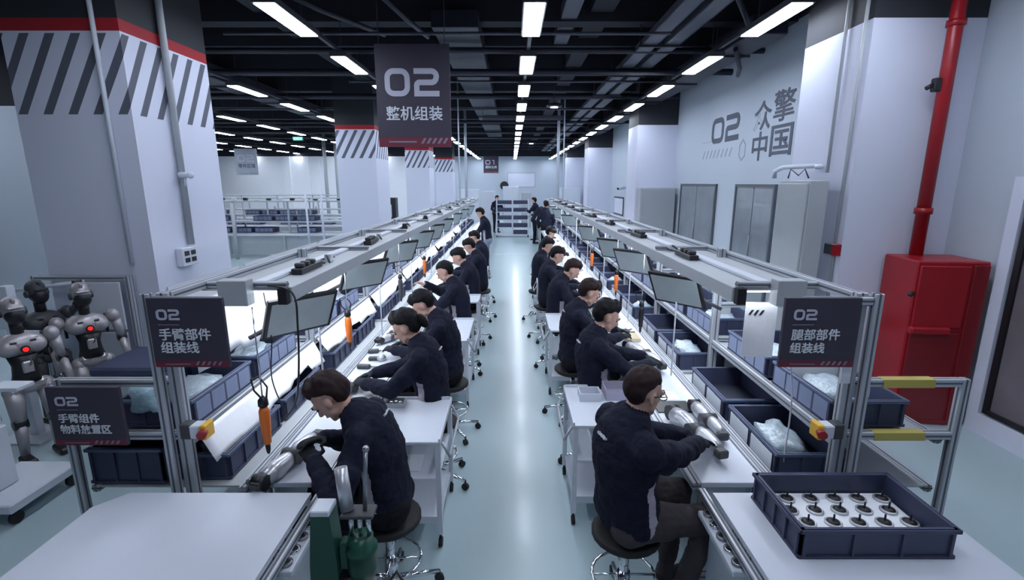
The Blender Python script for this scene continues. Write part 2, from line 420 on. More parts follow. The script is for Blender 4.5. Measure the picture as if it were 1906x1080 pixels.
sign('area_sign', 'dark slanted sign low on the arm line rack rail', (-2.10, 2.25, 1.325), .36, .31, '02', ['手臂组件', '物料放置区'], [.2, .25])

# ------------------------------------------------------------------ wall lettering on the long wall
# text faces -x: local x runs towards -Y of the world
t = thing('wall_lettering', 'large dark characters and 02 lettered on the long white wall', 'lettering', (4.397, 11.9, 2.7), -PI/2)
# in this frame local x = distance towards the camera, z up
for ch, x, z, wd in (('众', 2.48, .50, .60), ('擎', 3.14, .58, .66), ('中', 2.50, -.02, .54), ('国', 3.14, .03, .68)):
    o = lettering(ch, .8, wtext, t, x, z, -.002, fitw=wd)
    me = o.data; zs = [v.co.z for v in me.vertices]; k = .50/(max(zs)-min(zs))
    me.transform(Matrix.Diagonal((1, 1, k, 1)))
digits(MB(), '02', .55, .42, .52, .62).build('lettering', wtext, t, loc=(0, -.001, 0))
stripes(MB(), .1, .12, 8, .05, .17, .2).build('stripe_mark', wtextp, t)
MB().box(.0, .55, -.003, 0, .47, .485).build('rule', wtextp, t)
MB().stroke([(1.98, .1), (1.98, .3), (2.1, .4), (2.22, .3), (2.22, .1), (2.1, .02)], .03, closed=True).build('emblem', wtextp, t)

# ------------------------------------------------------------------ long wall furniture
def door_leaf(n, y0, y1, label):
    t = thing('door_%d' % n, label, None, (4.4, (y0+y1)/2, 0)); t['kind'] = 'structure'
    a, b = -(y1-y0)/2, (y1-y0)/2
    MB().box(-.05, 0, a-.05, a, 0, 2.27).box(-.05, 0, b, b+.05, 0, 2.27).box(-.05, 0, a, b, 2.22, 2.27).build('door_frame', alud, t)
    MB().box(-.03, -.005, a, -.015, .02, 2.22).build('door_leaf', glass, t); MB().box(-.03, -.005, .015, b, .02, 2.22).build('door_leaf', glass, t)
    MB().tube((-.07, -.06, .95), (-.07, -.06, 1.35), .012).build('handle', steel, t)
door_leaf(1, 8.4, 9.8, 'double steel-framed door beside the wall lettering, next to the grey cabinet')
door_leaf(2, 10.85, 13.0, 'double door in the long wall before the second plain pillar')
t = thing('door_3', 'glazed door with black inner frame beside the red hydrant cabinet', None, (4.4, 3.3, 0)); t['kind'] = 'structure'
MB().box(-.05, 0, -.95, -.85, 0, 2.35).box(-.05, 0, .97, 1.08, 0, 2.35).box(-.05, 0, -.85, .97, 2.25, 2.35).box(-.05, 0, -.85, .97, 0, .2).build('door_frame', wallw, t)
MB().box(-.055, -.01, .88, .93, .22, 2.24).box(-.055, -.01, -.84, -.8, .22, 2.24).box(-.055, -.01, -.8, .88, .22, .26).box(-.055, -.01, -.8, .88, 2.2, 2.24).build('inner_frame', blk, t)
MB().box(-.03, -.02, -.8, .88, .26, 2.2).build('pane', glassd, t)

def cabinet(label, x0, x1, y0, y1, z0, z1, face, m=greyp, name='electric_cabinet'):
    t = thing(name, label, 'cabinet', ((x0+x1)/2, (y0+y1)/2, z0))
    MB().box(x0, x1, y0, y1, z0, z1, bev=.006).build('body', m, t, W=True)
    if face == 'x':
        d = MB().box(x0-.02, x0, y0+.02, y1-.02, z0+.03, z1-.03, bev=.004).build('door', m, t, W=True)
        MB().box(x0-.04, x0-.02, y0+.06, y0+.09, (z0+z1)/2-.06, (z0+z1)/2+.06, bev=.003).build('handle', steel, d, loc=V((0, 0, 0))-t.location)
    else:
        d = MB().box(x0+.02, x1-.02, y0-.02, y0, z0+.03, z1-.03, bev=.004).build('door', m, t, W=True)
        MB().box(x0+.06, x0+.09, y0-.04, y0-.02, (z0+z1)/2-.06, (z0+z1)/2+.06, bev=.003).build('handle', steel, d, loc=V((0, 0, 0))-t.location)
    return t
cabinet('tall light grey electrical cabinet on the side of the first plain pillar', 3.0, 3.19, 5.08, 5.66, .0, 2.32, 'x')
cabinet('wide grey electrical cabinet in front of the second plain pillar', 3.4, 4.32, 13.3, 13.7, 0, 2.16, 'y')
for i, (px, py, pz) in enumerate([(3.32, 5.35, 5), (3.33, 5.08, 5)]):
    pipe_thing('conduit', ['thin grey conduit running down the pillar above the grey cabinet', 'thin grey conduit down the front corner of the first plain pillar'][i], 'conduit', [(px, py, 1.0 if i else 2.4), (px, py, 5.2)], .016, greyp)
t = thing('alarm_box', 'small red and black alarm call point on the first plain pillar', 'alarm box', (3.335, 5.2, 1.62))
MB().box(-.04, .01, -.13, .0, -.05, .06, bev=.004).build('body', dkgrey, t); MB().box(-.045, .01, -.14, -.2, -.05, .06, bev=.004).build('button_panel', red, t)
for i, (x, z) in enumerate([(3.55, .98), (3.55, .86), (3.82, .98), (3.82, .86)]):
    o = MB().box(x-.085, x+.085, 4.985, 5.0, z-.045, z+.045, bev=.003).build('wall_plate', dkgrey if i % 2 else greyp)
    tag(o, ['upper grey wall plate on the pillar beside the red cabinet, inner column', 'lower dark wall plate on the pillar, inner column', 'upper grey wall plate close to the red cabinet', 'lower dark wall plate close to the red cabinet'][i], 'wall plate')
# valve bits on top of the cabinet
t = thing('pipe_fitting', 'white bent pipe fitting with black wires above the grey cabinet', 'pipe fitting', (3.1, 5.5, 2.345))
MB().path([(-.1, .3, 0), (-.1, .3, .08), (-.06, .2, .12), (.18, .0, .13)], .025).build('elbow', whitep, t)
MB().ball((.2, -.02, .12), (.05, .04, .03)).build('cap', whitep, t)
MB().path([(-.05, .1, 0), (-.03, .1, .1), (.04, .06, .03), (.08, .02, .1), (.12, 0, .0)], .008).build('cord', blk, t)
t = thing('notice_frame', 'black framed white notice on the long wall beyond the second pillar', 'notice', (4.39, 20.6, 1.0))
MB().box(-.02, 0, -.9, .9, 0, .73).build('frame', blk, t); MB().box(-.026, -.021, -.82, .82, .06, .67).build('paper', wallw, t)
t = thing('security_camera', 'small black and white security camera on the long wall', 'camera', (4.38, 19.6, 2.1))
MB().box(-.02, .02, -.05, .05, -.05, .05).build('bracket', whitep, t); MB().tube((-.05, 0, 0), (-.28, -.12, -.03), .06).build('body', whitep, t); MB().tube((-.28, -.12, -.03), (-.3, -.13, -.035), .05).build('lens', blk, t)

# red hydrant cabinet and pipe
t = thing('hydrant_cabinet', 'tall red fire hydrant cabinet standing beside the glazed door', 'hydrant cabinet', (4.05, 4.62, 0), R(-7))
MB().box(-.32, .29, -.2, .3, 0, 1.6, bev=.012).build('body', red, t)
MB().box(-.30, .12, -.225, -.2, .98, 1.56, bev=.008).build('door', red, t)
MB().box(-.30, .12, -.225, -.2, .06, .93, bev=.008).build('door', redd, t)
MB().box(-.32, .02, -.27, -.2, .92, .99, bev=.015).build('ledge', red, t)
MB().box(.15, .28, -.215, -.2, .05, 1.57, bev=.006).build('side_panel', redd, t)
MB().tube((-.33, -.21, 1.3), (-.36, -.24, 1.3), .02).ball((-.37, -.25, 1.3), .025).build('knob', blk, t)
t = thing('hydrant_pipe', 'red vertical fire pipe rising to the ceiling beside the first plain pillar', 'pipe', (4.0, 4.86, 0))
MB().tube((0, 0, 1.58), (0, 0, 5.2), .058, seg=16).build('pipe_run', red, t)
MB().tube((0, 0, 2.0), (0, 0, 2.06), .075, seg=16).build('collar', red, t); MB().tube((0, 0, 3.68), (0, 0, 3.73), .075, seg=16).build('collar', red, t)
MB().box(-.12, -.05, -.03, .03, 3.12, 3.24, bev=.01).tube((-.12, 0, 3.18), (-.17, 0, 3.15), .02).build('valve', blk, t)
# conduits on the striped pillar
pipe_thing('conduit', 'white conduit down the front of the first striped pillar', 'conduit', [(-3.86, 4.965, 1.5), (-3.86, 4.965, 5.2)], .022, whitep)
pipe_thing('conduit', 'pale drain pipe down the side of the first striped pillar', 'conduit', [(-3.61, 5.55, 1.62), (-3.61, 5.55, 3.9), (-3.61, 5.55, 5.2)], .035, greyp)
t = thing('pipe_valve', 'small white valve on the pale pipe of the striped pillar', 'valve', (-3.56, 5.5, 2.38))
MB().tube((-.04, 0, 0), (.1, -.04, 0), .03).build('body', whitep, t); MB().ball((.1, -.04, 0), (.03, .05, .04)).build('cap', whitep, t)
MB().tube((.02, 0, 0), (.02, -.02, -.12), .015).build('stem', whitep, t)
t = thing('junction_box', 'white junction box with black labels at the pillar pipe foot', 'box', (-3.6, 5.45, 1.42))
MB().box(-.05, .03, -.13, .13, -.02, .18, bev=.005).build('body', whitep, t)
for k in range(4): MB().box(.031, .034, -.1+(k % 2)*.11, -.02+(k % 2)*.11, .02+(k//2)*.075, .07+(k//2)*.075).build('label_card', blk, t)
t = thing('fan', 'small dark round wall fan beside the first striped pillar', 'fan', (-4.9, 5.4, 1.42))
MB().tube((0, 0, 0), (.02, -.07, 0), .14, seg=20).build('body', blk, t); MB().tube((0, 0, -1.42), (0, 0, -.1), .02).build('stand', blk, t)

# ------------------------------------------------------------------ people
def caps(p0, p1, r0, r1, tag_): return ('c', V(p0), V(p1), r0, r1, tag_)
def ik(a, b, l1, l2, hint):
    d = b-a; L = min(d.length, (l1+l2)*.995); u = d.normalized()
    x = (l1*l1-l2*l2+L*L)/(2*L); h = math.sqrt(max(0, l1*l1-x*x)); hh = hint-u*hint.dot(u); hh.normalize()
    return a+u*x+hh*h, a+u*L
def hand_prims(P, wrist, fdir, pn, sd, tg, curl=.55, sc=1.0, near=True):
    f = fdir.normalized(); n = (pn-f*pn.dot(f)).normalized(); s = f.cross(n)*sd   # s points towards the thumb side
    P.append(caps(wrist-f*.03, wrist+f*.02, .029*sc, .028*sc, tg))
    pc = wrist+f*.052*sc; M = Matrix((f, s, n)).transposed()
    P.append(('e', pc, V((.052, .042, .019))*sc, M, tg))
    if not near:
        P.append(caps(pc+f*.03, pc+f*.085+n*.035, .026, .018, tg)); P.append(caps(pc+s*.03, pc+s*.055+f*.05+n*.02, .013, .011, tg)); return
    for i, (off, ln) in enumerate(((.030, .072), (.010, .080), (-.011, .074), (-.031, .060))):
        b = pc+f*.038*sc+s*off*sc; a = curl*(.75+.12*i); p = b; seg = ln*sc
        sp = s*off*1.1
        for j, fr in enumerate((.45, .32, .25)):
            a2 = a*(.35+.65*j); dv = (f*math.cos(a2)+n*math.sin(a2)+sp*(1 if j == 0 else .2)).normalized(); q = p+dv*seg*fr*1.05
            P.append(caps(p, q, (.0102-.0008*j)*sc, (.0096-.0009*j)*sc, tg)); p = q
    b = pc-f*.02*sc+s*.032*sc; q = b+(f*.5+s*.75+n*.35).normalized()*.038*sc; P.append(caps(b, q, .0135*sc, .0115*sc, tg))
    q2 = q+(f*.9+s*.15+n*.4).normalized()*.032*sc; P.append(caps(q, q2, .0115*sc, .009*sc, tg))

def body_prims(seat=.53, lean=14, hunch=26, headp=42, heady=0, wrists=None, stand=False, near=True, glv=True, thick=1.0, side=0):
    P = []; hip = V((0, 0, seat+.10)); L = .50; n = 9
    if stand: hip = V((0, 0, .92))
    pts = []; p = hip.copy(); dirs = []
    for i in range(n+1):
        t = i/n; a = R(lean+(hunch)*t*t*1.1); d = V((math.sin(a), side*.12, math.cos(a))).normalized()
        pts.append(p.copy()); dirs.append(d); p = p+d*L/n
    prof = [(.128, .172), (.130, .172), (.124, .164), (.120, .160), (.122, .164), (.127, .172), (.130, .180), (.124, .184), (.108, .172), (.078, .125)]
    for i2 in range(2*n+1):
        i = i2//2; f = .5*(i2 % 2); j = min(i+1, n)
        d = dirs[i].lerp(dirs[j], f).normalized(); sx = V((0, 1, 0)); fx = sx.cross(d).normalized(); M = Matrix((fx, fx.cross(d)*-1, d)).transposed()
        P.append(('e', pts[i].lerp(pts[j], f), V(((prof[i][0]*(1-f)+prof[j][0]*f)*thick*1.06, (prof[i][1]*(1-f)+prof[j][1]*f)*thick*1.04, .10)), M, 'jacket'))
    nb = pts[-1]; d = dirs[-1]; fx = V((0, 1, 0)).cross(d).normalized()
    # neck and head
    a = R(lean+hunch*1.1+headp*.25); nd = V((math.sin(a), 0, math.cos(a)))
    ha = R(min(78, lean+headp)); hc = nb+nd*.115+V((math.sin(ha)*.02, 0, 0)); Mh = Matrix.Rotation(R(heady), 3, 'Z') @ Matrix.Rotation(ha, 3, 'Y')
    P.append(caps(nb-nd*.02, nb+nd*.085, .060, .055, 'skin'))
    P.append(caps(nb-nd*.045, nb+nd*.050, .100, .067, 'jacket'))   # collar
    H = lambda x, y, z: hc+Mh @ V((x, y, z+.055))
    P.append(('e', H(-.012, 0, .03), V((.098, .077, .088)), Mh, 'skin'))
    P.append(('e', H(.030, 0, -.025), V((.064, .062, .085)), Mh, 'skin'))
    P.append(('e', H(.055, 0, -.088), V((.030, .034, .024)), Mh, 'skin'))
    P.append(caps(H(.030, .045, -.062), H(.062, .02, -.09), .024, .02, 'skin')); P.append(caps(H(.030, -.045, -.062), H(.062, -.02, -.09), .024, .02, 'skin'))
    if near:
        P.append(caps(H(.090, 0, .008), H(.112, 0, -.030), .009, .0145, 'skin')); P.append(caps(H(.100, .01, -.032), H(.100, -.01, -.032), .009, .009, 'skin'))
        P.append(caps(H(.082, .04, .018), H(.088, -.04, .018), .013, .013, 'skin'))
        P.append(caps(H(.090, .02, -.060), H(.090, -.02, -.060), .0075, .0075, 'lip'))
        for s in (1, -1): P.append(('e', H(-.005, s*.079, -.012), V((.020, .010, .032)), Mh, 'skin'))
    # arms
    out = {'head': (hc, Mh), 'H': H, 'neck': nb, 'nd': nd}
    sh = pts[8]+d*.0
    wr = wrists or ((.43, .16, .84), (.40, -.14, .84))
    for s, w_ in zip((1, -1), wr):
        S0 = sh+V((0, s*.178*thick, 0))-fx*.0; W0 = V(w_)
        E0, W1 = ik(S0, W0, .285, .255, V((-.25, s*.75, -.6)))
        P.append(('e', S0+V((0, -s*.012, -.01)), V((.070, .066, .070))*thick, Matrix.Identity(3), 'jacket'))
        P.append(caps(nb-d*.05+V((0, s*.04, 0)), S0+V((0, -s*.02, .012)), .072*thick, .066*thick, 'jacket'))
        P.append(caps(S0+V((0, -s*.01, -.01)), E0, .066*thick, .060, 'jacket')); P.append(caps(E0, W1, .063, .046, 'jacket'))
        P.append(('e', S0.lerp(E0, .5)+V((0, s*.01, -.012)), V((.066, .066, .075))*thick, Matrix.Identity(3), 'jacket'))
        P.append(('e', E0.lerp(W1, .55)+V((0, 0, -.012)), V((.062, .058, .052)), Matrix.Identity(3), 'jacket'))
        P.append(caps(W1-(W1-E0).normalized()*.02, W1, .044, .042, 'jacket'))
        fd = (W1-E0).normalized(); fd = (fd+V((.25, -s*.25, -.05))).normalized()
        hand_prims(P, W1+fd*.015, fd, V((0, -s*.45, -1)), -s if True else s, 'glove' if glv else 'skin', near=near)
        out['hand%d' % s] = W1+fd*.1
    # legs
    for s in (1, -1):
        hj = hip+V((0, s*.09, -.01))
        if stand: kn = V((.03, s*.10, .50)); an = V((0, s*.10, .09))
        else: kn = V((.41, s*.13, seat+.055)); an = V((.30+.04*s, s*.12, .10))
        P.append(caps(hj, kn, .092*thick, .068, 'legs')); P.append(caps(kn, an, .066, .046, 'legs'))
        P.append(('e', hj+V((-.02, 0, -.01)), V((.12, .10, .095)), Matrix.Identity(3), 'legs'))
        P.append(caps(an, an+V((0, 0, -.03)), .045, .045, 'legs'))
        P.append(caps(an+V((-.03, 0, -.055)), an+V((.17, s*.02, -.062)), .040, .034, 'shoe'))
    return P, out
def prim_dist(P, X):
    D = np.empty((len(P), len(X)))
    for i, p in enumerate(P):
        if p[0] == 'c':
            a, b = np.array(p[1]), np.array(p[2]); ab = b-a; t = np.clip((X-a) @ ab/max(1e-9, ab @ ab), 0, 1)
            D[i] = np.linalg.norm(X-(a+t[:, None]*ab), axis=1)-(p[3]+(p[4]-p[3])*t)
        else:
            q = (X-np.array(p[1])) @ np.array(p[3]); r = np.array(p[2]); k = np.linalg.norm(q/r, axis=1)
            D[i] = (k-1)*np.linalg.norm(q, axis=1)/np.maximum(k, 1e-6)
    return D
TPL = {}
def body_mesh(P, vox, legm, panel=True):
    seg = 14 if vox < .01 else 10
    VV, FF, base = [], [], 0
    def add(vs, fs):
        nonlocal base
        VV.append(vs); FF.extend([tuple(i+base for i in f) for f in fs]); base += len(vs)
    def sph(su, sv):
        k = ('s', su, sv)
        if k not in TPL:
            vs = [(0, 0, 1)]+[(math.sin(PI*i/sv)*math.cos(2*PI*j/su), math.sin(PI*i/sv)*math.sin(2*PI*j/su), math.cos(PI*i/sv)) for i in range(1, sv) for j in range(su)]+[(0, 0, -1)]
            f = [(0, 1+j, 1+(j+1) % su) for j in range(su)]; e = len(vs)-1; q = 1+(sv-2)*su
            f += [(1+(i-1)*su+j, 1+i*su+j, 1+i*su+(j+1) % su, 1+(i-1)*su+(j+1) % su) for i in range(1, sv-1) for j in range(su)]
            f += [(q+(j+1) % su, q+j, e) for j in range(su)]
            TPL[k] = (np.array(vs), f)
        return TPL[k]
    for p in P:
        if p[0] == 'c':
            _, a, b, r0, r1, _t = p; dd = b-a; q = np.array(dd.to_track_quat('Z', 'Y').to_matrix()) if dd.length > 1e-5 else np.eye(3)
            vs, fs = sph(seg, seg*2//3)
            for c, r in ((a, r0), (b, r1)): add(vs @ q.T*r+np.array(c), fs)
            if dd.length > 1e-4:
                an = np.arange(seg)*2*PI/seg; ci = np.stack([np.cos(an), np.sin(an), 0*an], 1) @ q.T
                add(np.concatenate([ci*r0+np.array(a), ci*r1+np.array(b)]), [(i, (i+1) % seg, seg+(i+1) % seg, seg+i) for i in range(seg)]+[tuple(range(seg))[::-1], tuple(range(seg, 2*seg))])
        else:
            _, c, r, M, _t = p; vs, fs = sph(20, 12)
            add((vs*np.array(r)) @ np.array(M).T+np.array(c), fs)
    me = bpy.data.meshes.new('body'); me.from_pydata(np.concatenate(VV).tolist(), [], FF)
    o = bpy.data.objects.new('tmp', me); COL.objects.link(o)
    m = o.modifiers.new('r', 'REMESH'); m.mode = 'VOXEL'; m.voxel_size = vox; m.use_smooth_shade = True
    m = o.modifiers.new('s', 'SMOOTH'); m.factor = .5; m.iterations = 3 if vox < .01 else 1
    bpy.context.view_layer.update()
    out = bpy.data.meshes.new_from_object(o.evaluated_get(bpy.context.evaluated_depsgraph_get()))
    bpy.data.objects.remove(o); bpy.data.meshes.remove(me)
    out.materials.clear()
    tags = ['jacket', 'skin', 'glove', 'legs', 'shoe', 'lip']
    for mm in (jacket, skin, glove, legm, shoe, MATS.get('lip') or mat('lip', (.42, .16, .14), .5), jacket2): out.materials.append(mm)
    n = len(out.polygons); X = np.empty(n*3); out.polygons.foreach_get('center', X); X = X.reshape(-1, 3)
    D = prim_dist(P, X); ti = np.array([tags.index(p[-1]) for p in P]); idx = ti[np.argmin(D, axis=0)]
    if panel:   # light side panel from armpit to hem
        tor = [i for i, p in enumerate(P) if p[0] == 'e' and p[-1] == "jacket"][:12]
        near_t = np.isin(np.argmin(D, axis=0), tor)
        c0 = np.array(P[0][1]); c5 = np.array(P[11][1]); ax = (c5-c0); Lx = np.linalg.norm(ax); ax /= Lx
        rel = X-c0; t = rel @ ax/Lx; fwd = rel[:, 0]-t*Lx*ax[0]
        sel = near_t & (t > -.15) & (t < .85) & (np.abs(fwd-.045) < .028) & (np.abs(X[:, 1]) > .09)
        idx = np.where(sel, 6, idx)
    out.polygons.foreach_set('material_index', idx.astype(np.int32)); out.polygons.foreach_set('use_smooth', [True]*n)
    # soft cloth folds
    nv = len(out.vertices); co = np.empty(nv*3); out.vertices.foreach_get('co', co); co = co.reshape(-1, 3)
    cloth = np.zeros(nv, bool)
    for pl in out.polygons:
        if pl.material_index in (0, 3, 6):
            for v in pl.vertices: cloth[v] = True
    nr = np.empty(nv*3); out.vertices.foreach_get('normal', nr); nr = nr.reshape(-1, 3)
    if vox < .012:
        f = np.array([noise.noise(V((c[0]*7, c[1]*7, c[2]*11)))*1.3+.7*abs(noise.noise(V((c[0]*13+c[2]*9, c[1]*13, c[2]*17))))+.35*noise.noise(V((c[0]*26, c[1]*26, c[2]*34))) if k else 0 for c, k in zip(co, cloth)])
        co = co+nr*(f*.009)[:, None]; out.vertices.foreach_set('co', co.ravel())
    out.update(); return out
def hair_mesh(H, Mh, style, m, seg=64):
    bm = bmesh.new(); bmesh.ops.create_uvsphere(bm, u_segments=seg, v_segments=seg*2//3, radius=1)
    k = {'short': 1.0, 'buzz': .7, 'long': 1.1, 'cap': 1.0}[style]
    sd = len(bpy.data.meshes)*.37
    for v in bm.verts:
        d = v.co.normalized(); front = d.x; az = math.atan2(d.y, d.x)
        line = .38 if front > .42 else (.38-(.42-front)*1.25 if front > -.05 else -.21-(-.05-front)*2.6)
        if front < .42: line += {'buzz': .24, 'short': .12}.get(style, 0)*min(1, (.42-front)*4)
        line = max({'buzz': -.60, 'short': -.72}.get(style, -.86), line)+.09*noise.noise(V((math.cos(az)*4, math.sin(az)*4, sd)))
        ear = (V((.05, math.copysign(.93, d.y), -.30))-d).length
        cover = 1/(1+math.exp(-(d.z-line)*16))*min(1, max(0, (ear-.30)*6))
        edge = min(1, max(.12, (d.z-line)*2.2+.1))
        # strands run down from the crown
        st = noise.noise(V((math.cos(az)*11, math.sin(az)*11, d.z*1.5+sd)))*.6+noise.noise(V((math.cos(az)*24, math.sin(az)*24, d.z*3)))*.35
        cl = noise.noise(V((d.x*3.2, d.y*3.2, d.z*3.2+sd)))
        thick = (.012+.010*max(0, d.z)+.006*st+.008*cl)*k
        if style != 'buzz' and front > .15 and d.z > .15: thick += .010+.010*abs(st)
        if style != 'buzz' and front < -.2: thick += .004
        lowk = 1+(.50 if (front < .1 and d.z < 0) else 0)*min(1, max(0, (.1-front)*2))
        base = V((d.x*.098, d.y*.077, d.z*.088*lowk))
        pos = base*(1-.12*(1-cover))+d*max(.002, thick*edge)*cover
        v.co = H(-.012+pos.x, pos.y, .03+pos.z)
    if style == 'long':
        rr = bmesh.ops.create_uvsphere(bm, u_segments=14, v_segments=10, radius=1)
        for v in rr['verts']: v.co = H(-.13+v.co.x*.035, v.co.y*.032, -.03+v.co.z*.06)
    me = bpy.data.meshes.new('hair'); bm.to_mesh(me); bm.free(); me.materials.append(m)
    for p in me.polygons: p.use_smooth = True
    return me
def aim_lean(rz, hipxy, target, kw):
    k = {a: b for a, b in kw.items() if a not in ('vox', 'hair', 'hm', 'legm', 'glasses', 'cap', 'logo', 'eyes', 'near')}
    best = None
    for l in range(-14, 40, 1):
        k['lean'] = l; P, o = body_prims(near=False, **k); c = o['head'][0]+o['head'][1] @ V((.02, 0, .05))
        x = hipxy[0]+math.cos(rz)*c.x-math.sin(rz)*c.y; e = abs(x-target)
        if best is None or e < best[0]: best = (e, l, math.sin(rz)*c.x+math.cos(rz)*c.y)
    return best[1], best[2]
def person(label, loc, rz, vox=.012, hair='short', hm=None, legm=None, glasses=False, cap=False, logo=True, eyes=True, **kw):
    near = vox < .011
    P, o = body_prims(near=near or vox < .015, **kw)
    t = thing('person', label, 'person', loc, rz)
    b = bpy.data.objects.new('body', body_mesh(P, vox, legm or trousb)); COL.objects.link(b); b.parent = t
    h = bpy.data.objects.new('hair', hair_mesh(o['H'], o['head'][1], hair, hm or hairm, 72 if near else 24)); COL.objects.link(h); h.parent = t
    H = o['H']; Mh = o['head'][1]
    if near and eyes:
        for s in (1, -1):
            MB().ball(H(.083, s*.031, .0), (.009, .014, .007), M=Mh, seg=10).build('eye', eyem, t)
            MB().path([H(.097, s*.014, .024), H(.098, s*.032, .029), H(.088, s*.05, .022)], .0045, seg=6).build('eyebrow', hm or hairm, t)
    if glasses:
        g = MB()
        for s in (1, -1):
            c = H(.104, s*.033, -.002)
            g.path([c+Mh @ V((-.004*(abs(math.sin(a))), .028*math.cos(a), .019*math.sin(a))) for a in [2*PI*i/14 for i in range(15)]], .0028, seg=6)
            g.path([H(.104, s*.06, .006), H(.05, s*.082, .008), H(-.01, s*.088, .004)], .003, seg=6)
        g.path([H(.108, .008, .002), H(.108, -.008, .002)], .0028, seg=6); g.build('glasses', blk, t)
    if cap:
        c = MB(); c.ball(H(-.01, 0, .06), (.115, .092, .075), M=Mh, seg=18); c.ball(H(.12, 0, .045), (.07, .065, .008), M=Mh, seg=14); c.build('cap', blk, t)
    if logo:   # small pale mark across the upper back
        TH_ = kw.get('thick', 1.0); nb = o['neck']; nd = o['nd']; fx = V((0, 1, 0)).cross(nd).normalized()
        g = MB(); B = Matrix((V((0, -1, 0)), -fx, nd)).transposed()
        q = (P[15][1]); side = -1
        for k in range(6):
            c = q-fx*.128*TH_+V((0, -.035+k*.013, 0))-nd*.02
            g.box(-.0040, .0040, -.012, .006, -.005+.002*(k % 2), .004+.003*((k+1) % 3 == 0), M=Matrix.Translation(c) @ B.to_4x4())
        g.build('logo', label_m, t)
    return t, o
stool_src = None
def stool(loc, label, h=.52, group=None):
    global stool_src
    if stool_src is None:
        t = thing('stool', label, 'stool', loc)
        MB().lathe([(.02, h-.05), (.16, h-.05), (.18, h-.03), (.18, h-.008), (.165, h), (.02, h)], seg=22).build('seat', blkr, t)
        MB().tube((0, 0, .1), (0, 0, h-.05), .025, seg=12).tube((0, 0, .1), (0, 0, .26), .035, seg=12).build('column', chrome, t)
        MB().path([(.17*math.cos(2*PI*i/20), .17*math.sin(2*PI*i/20), .24) for i in range(21)], .009, seg=6).tube((-.17, 0, .24), (.17, 0, .24), .007, seg=6).tube((0, -.17, .24), (0, .17, .24), .007, seg=6).build('foot_ring', chrome, t)
        for k in range(5):
            a = 2*PI*k/5+.3; x, y = .27*math.cos(a), .27*math.sin(a)
            MB().tube((.02*math.cos(a), .02*math.sin(a), .11), (x, y, .075), .020, .012, seg=8).build('leg', chrome, t)
            c = MB().tube((x-.014*math.sin(a), y+.014*math.cos(a), .027), (x+.014*math.sin(a), y-.014*math.cos(a), .027), .027, seg=12); c.tube((x, y, .03), (x, y, .08), .008, seg=6)
            c.build('caster', blkr, t)
        stool_src = t; return t
    return dup(stool_src, loc, random.random(), label, group)

# right line (legs): face +x ; left line (arms): face -x
RW = [  # x, y, rz, kw, label
 (.60, 2.27, 16, dict(vox=.0068, hair='buzz', hm=hairb, legm=trous, glasses=True, lean=2, hunch=22, headp=26, heady=10, thick=1.13, wrists=((.46, .20, .88), (.46, .06, .90))), 'seated man in glasses and navy jacket nearest the blue crate on the leg line'),
 (.68, 4.0, 6, dict(vox=.0085, legm=trous, lean=10, hunch=24, headp=36, heady=0, wrists=((.42, .14, .88), (.40, -.04, .88))), 'second seated worker on the leg line, short black hair, hands on a silver leg shell'),
 (.60, 4.7, 4, dict(vox=.0095, hm=hairb, lean=14, hunch=24, headp=36, wrists=((.44, .14, .86), (.42, -.12, .86))), 'third seated worker on the leg line with brown hair on a black stool'),
 (.56, 6.2, 0, dict(vox=.014, hm=hairb, lean=18, hunch=28, headp=44), 'fourth seated worker on the leg line, brown hair bent low over the bench'),
 (.52, 7.3, 0, dict(vox=.014, lean=10, hunch=24, headp=38), 'fifth seated worker on the leg line with bowed dark head'),
 (.46, 8.4, 0, dict(vox=.016, lean=8, hunch=20, headp=34), 'sixth seated worker on the leg line with bowed dark head'),
 (.66, 10.4, 0, dict(vox=.018, lean=8, hunch=16, headp=20, cap=True), 'seventh worker on the leg line wearing a black cap'),
]
LW = [
 (-.68, 2.40, 182, dict(vox=.0068, hair='short', hm=hairb, legm=trousb, lean=14, hunch=34, headp=44, heady=0, wrists=((.30, .16, .93), (.32, -.06, .95))), 'seated worker beside the green press on the arm line, dark gloves, head bent'),
 (-.60, 3.4, 178, dict(vox=.0078, hair='long', lean=14, hunch=22, headp=32, wrists=((.46, .12, .86), (.46, -.10, .86))), 'second worker on the arm line with tied-back black hair and grey gloves'),
 (-.58, 4.3, 180, dict(vox=.009, hair='short', lean=18, hunch=26, headp=46, wrists=((.44, .12, .86), (.40, -.12, .86))), 'third worker on the arm line in navy jacket, black gloves, bowed black hair'),
 (-.62, 5.9, 178, dict(vox=.0105, hair='buzz', glv=False, lean=8, hunch=20, headp=28, wrists=((.36, .12, 1.0), (.44, -.12, 1.08))), 'fourth worker on the arm line lifting bare hands in front of the face'),
 (-.58, 7.1, 180, dict(vox=.014, lean=10, hunch=22, headp=38), 'fifth seated worker on the arm line, short black hair'),
 (-.54, 8.3, 180, dict(vox=.015, lean=14, hunch=24, headp=40), 'sixth seated worker on the arm line, head bowed'),
 (-.58, 9.6, 180, dict(vox=.016, lean=12, hunch=24, headp=40), 'seventh seated worker on the arm line, dark hair bowed'),
]
HX = [(.67, 2.30), (.76, 3.74), (.75, 4.62), (.75, 6.0), (.67, 7.1), (.60, 8.2), (.82, 10.3),
      (-.95, 2.38), (-.80, 3.50), (-.80, 4.25), (-.81, 5.8), (-.77, 7.0), (-.72, 8.2), (-.73, 9.5)]
POS = []
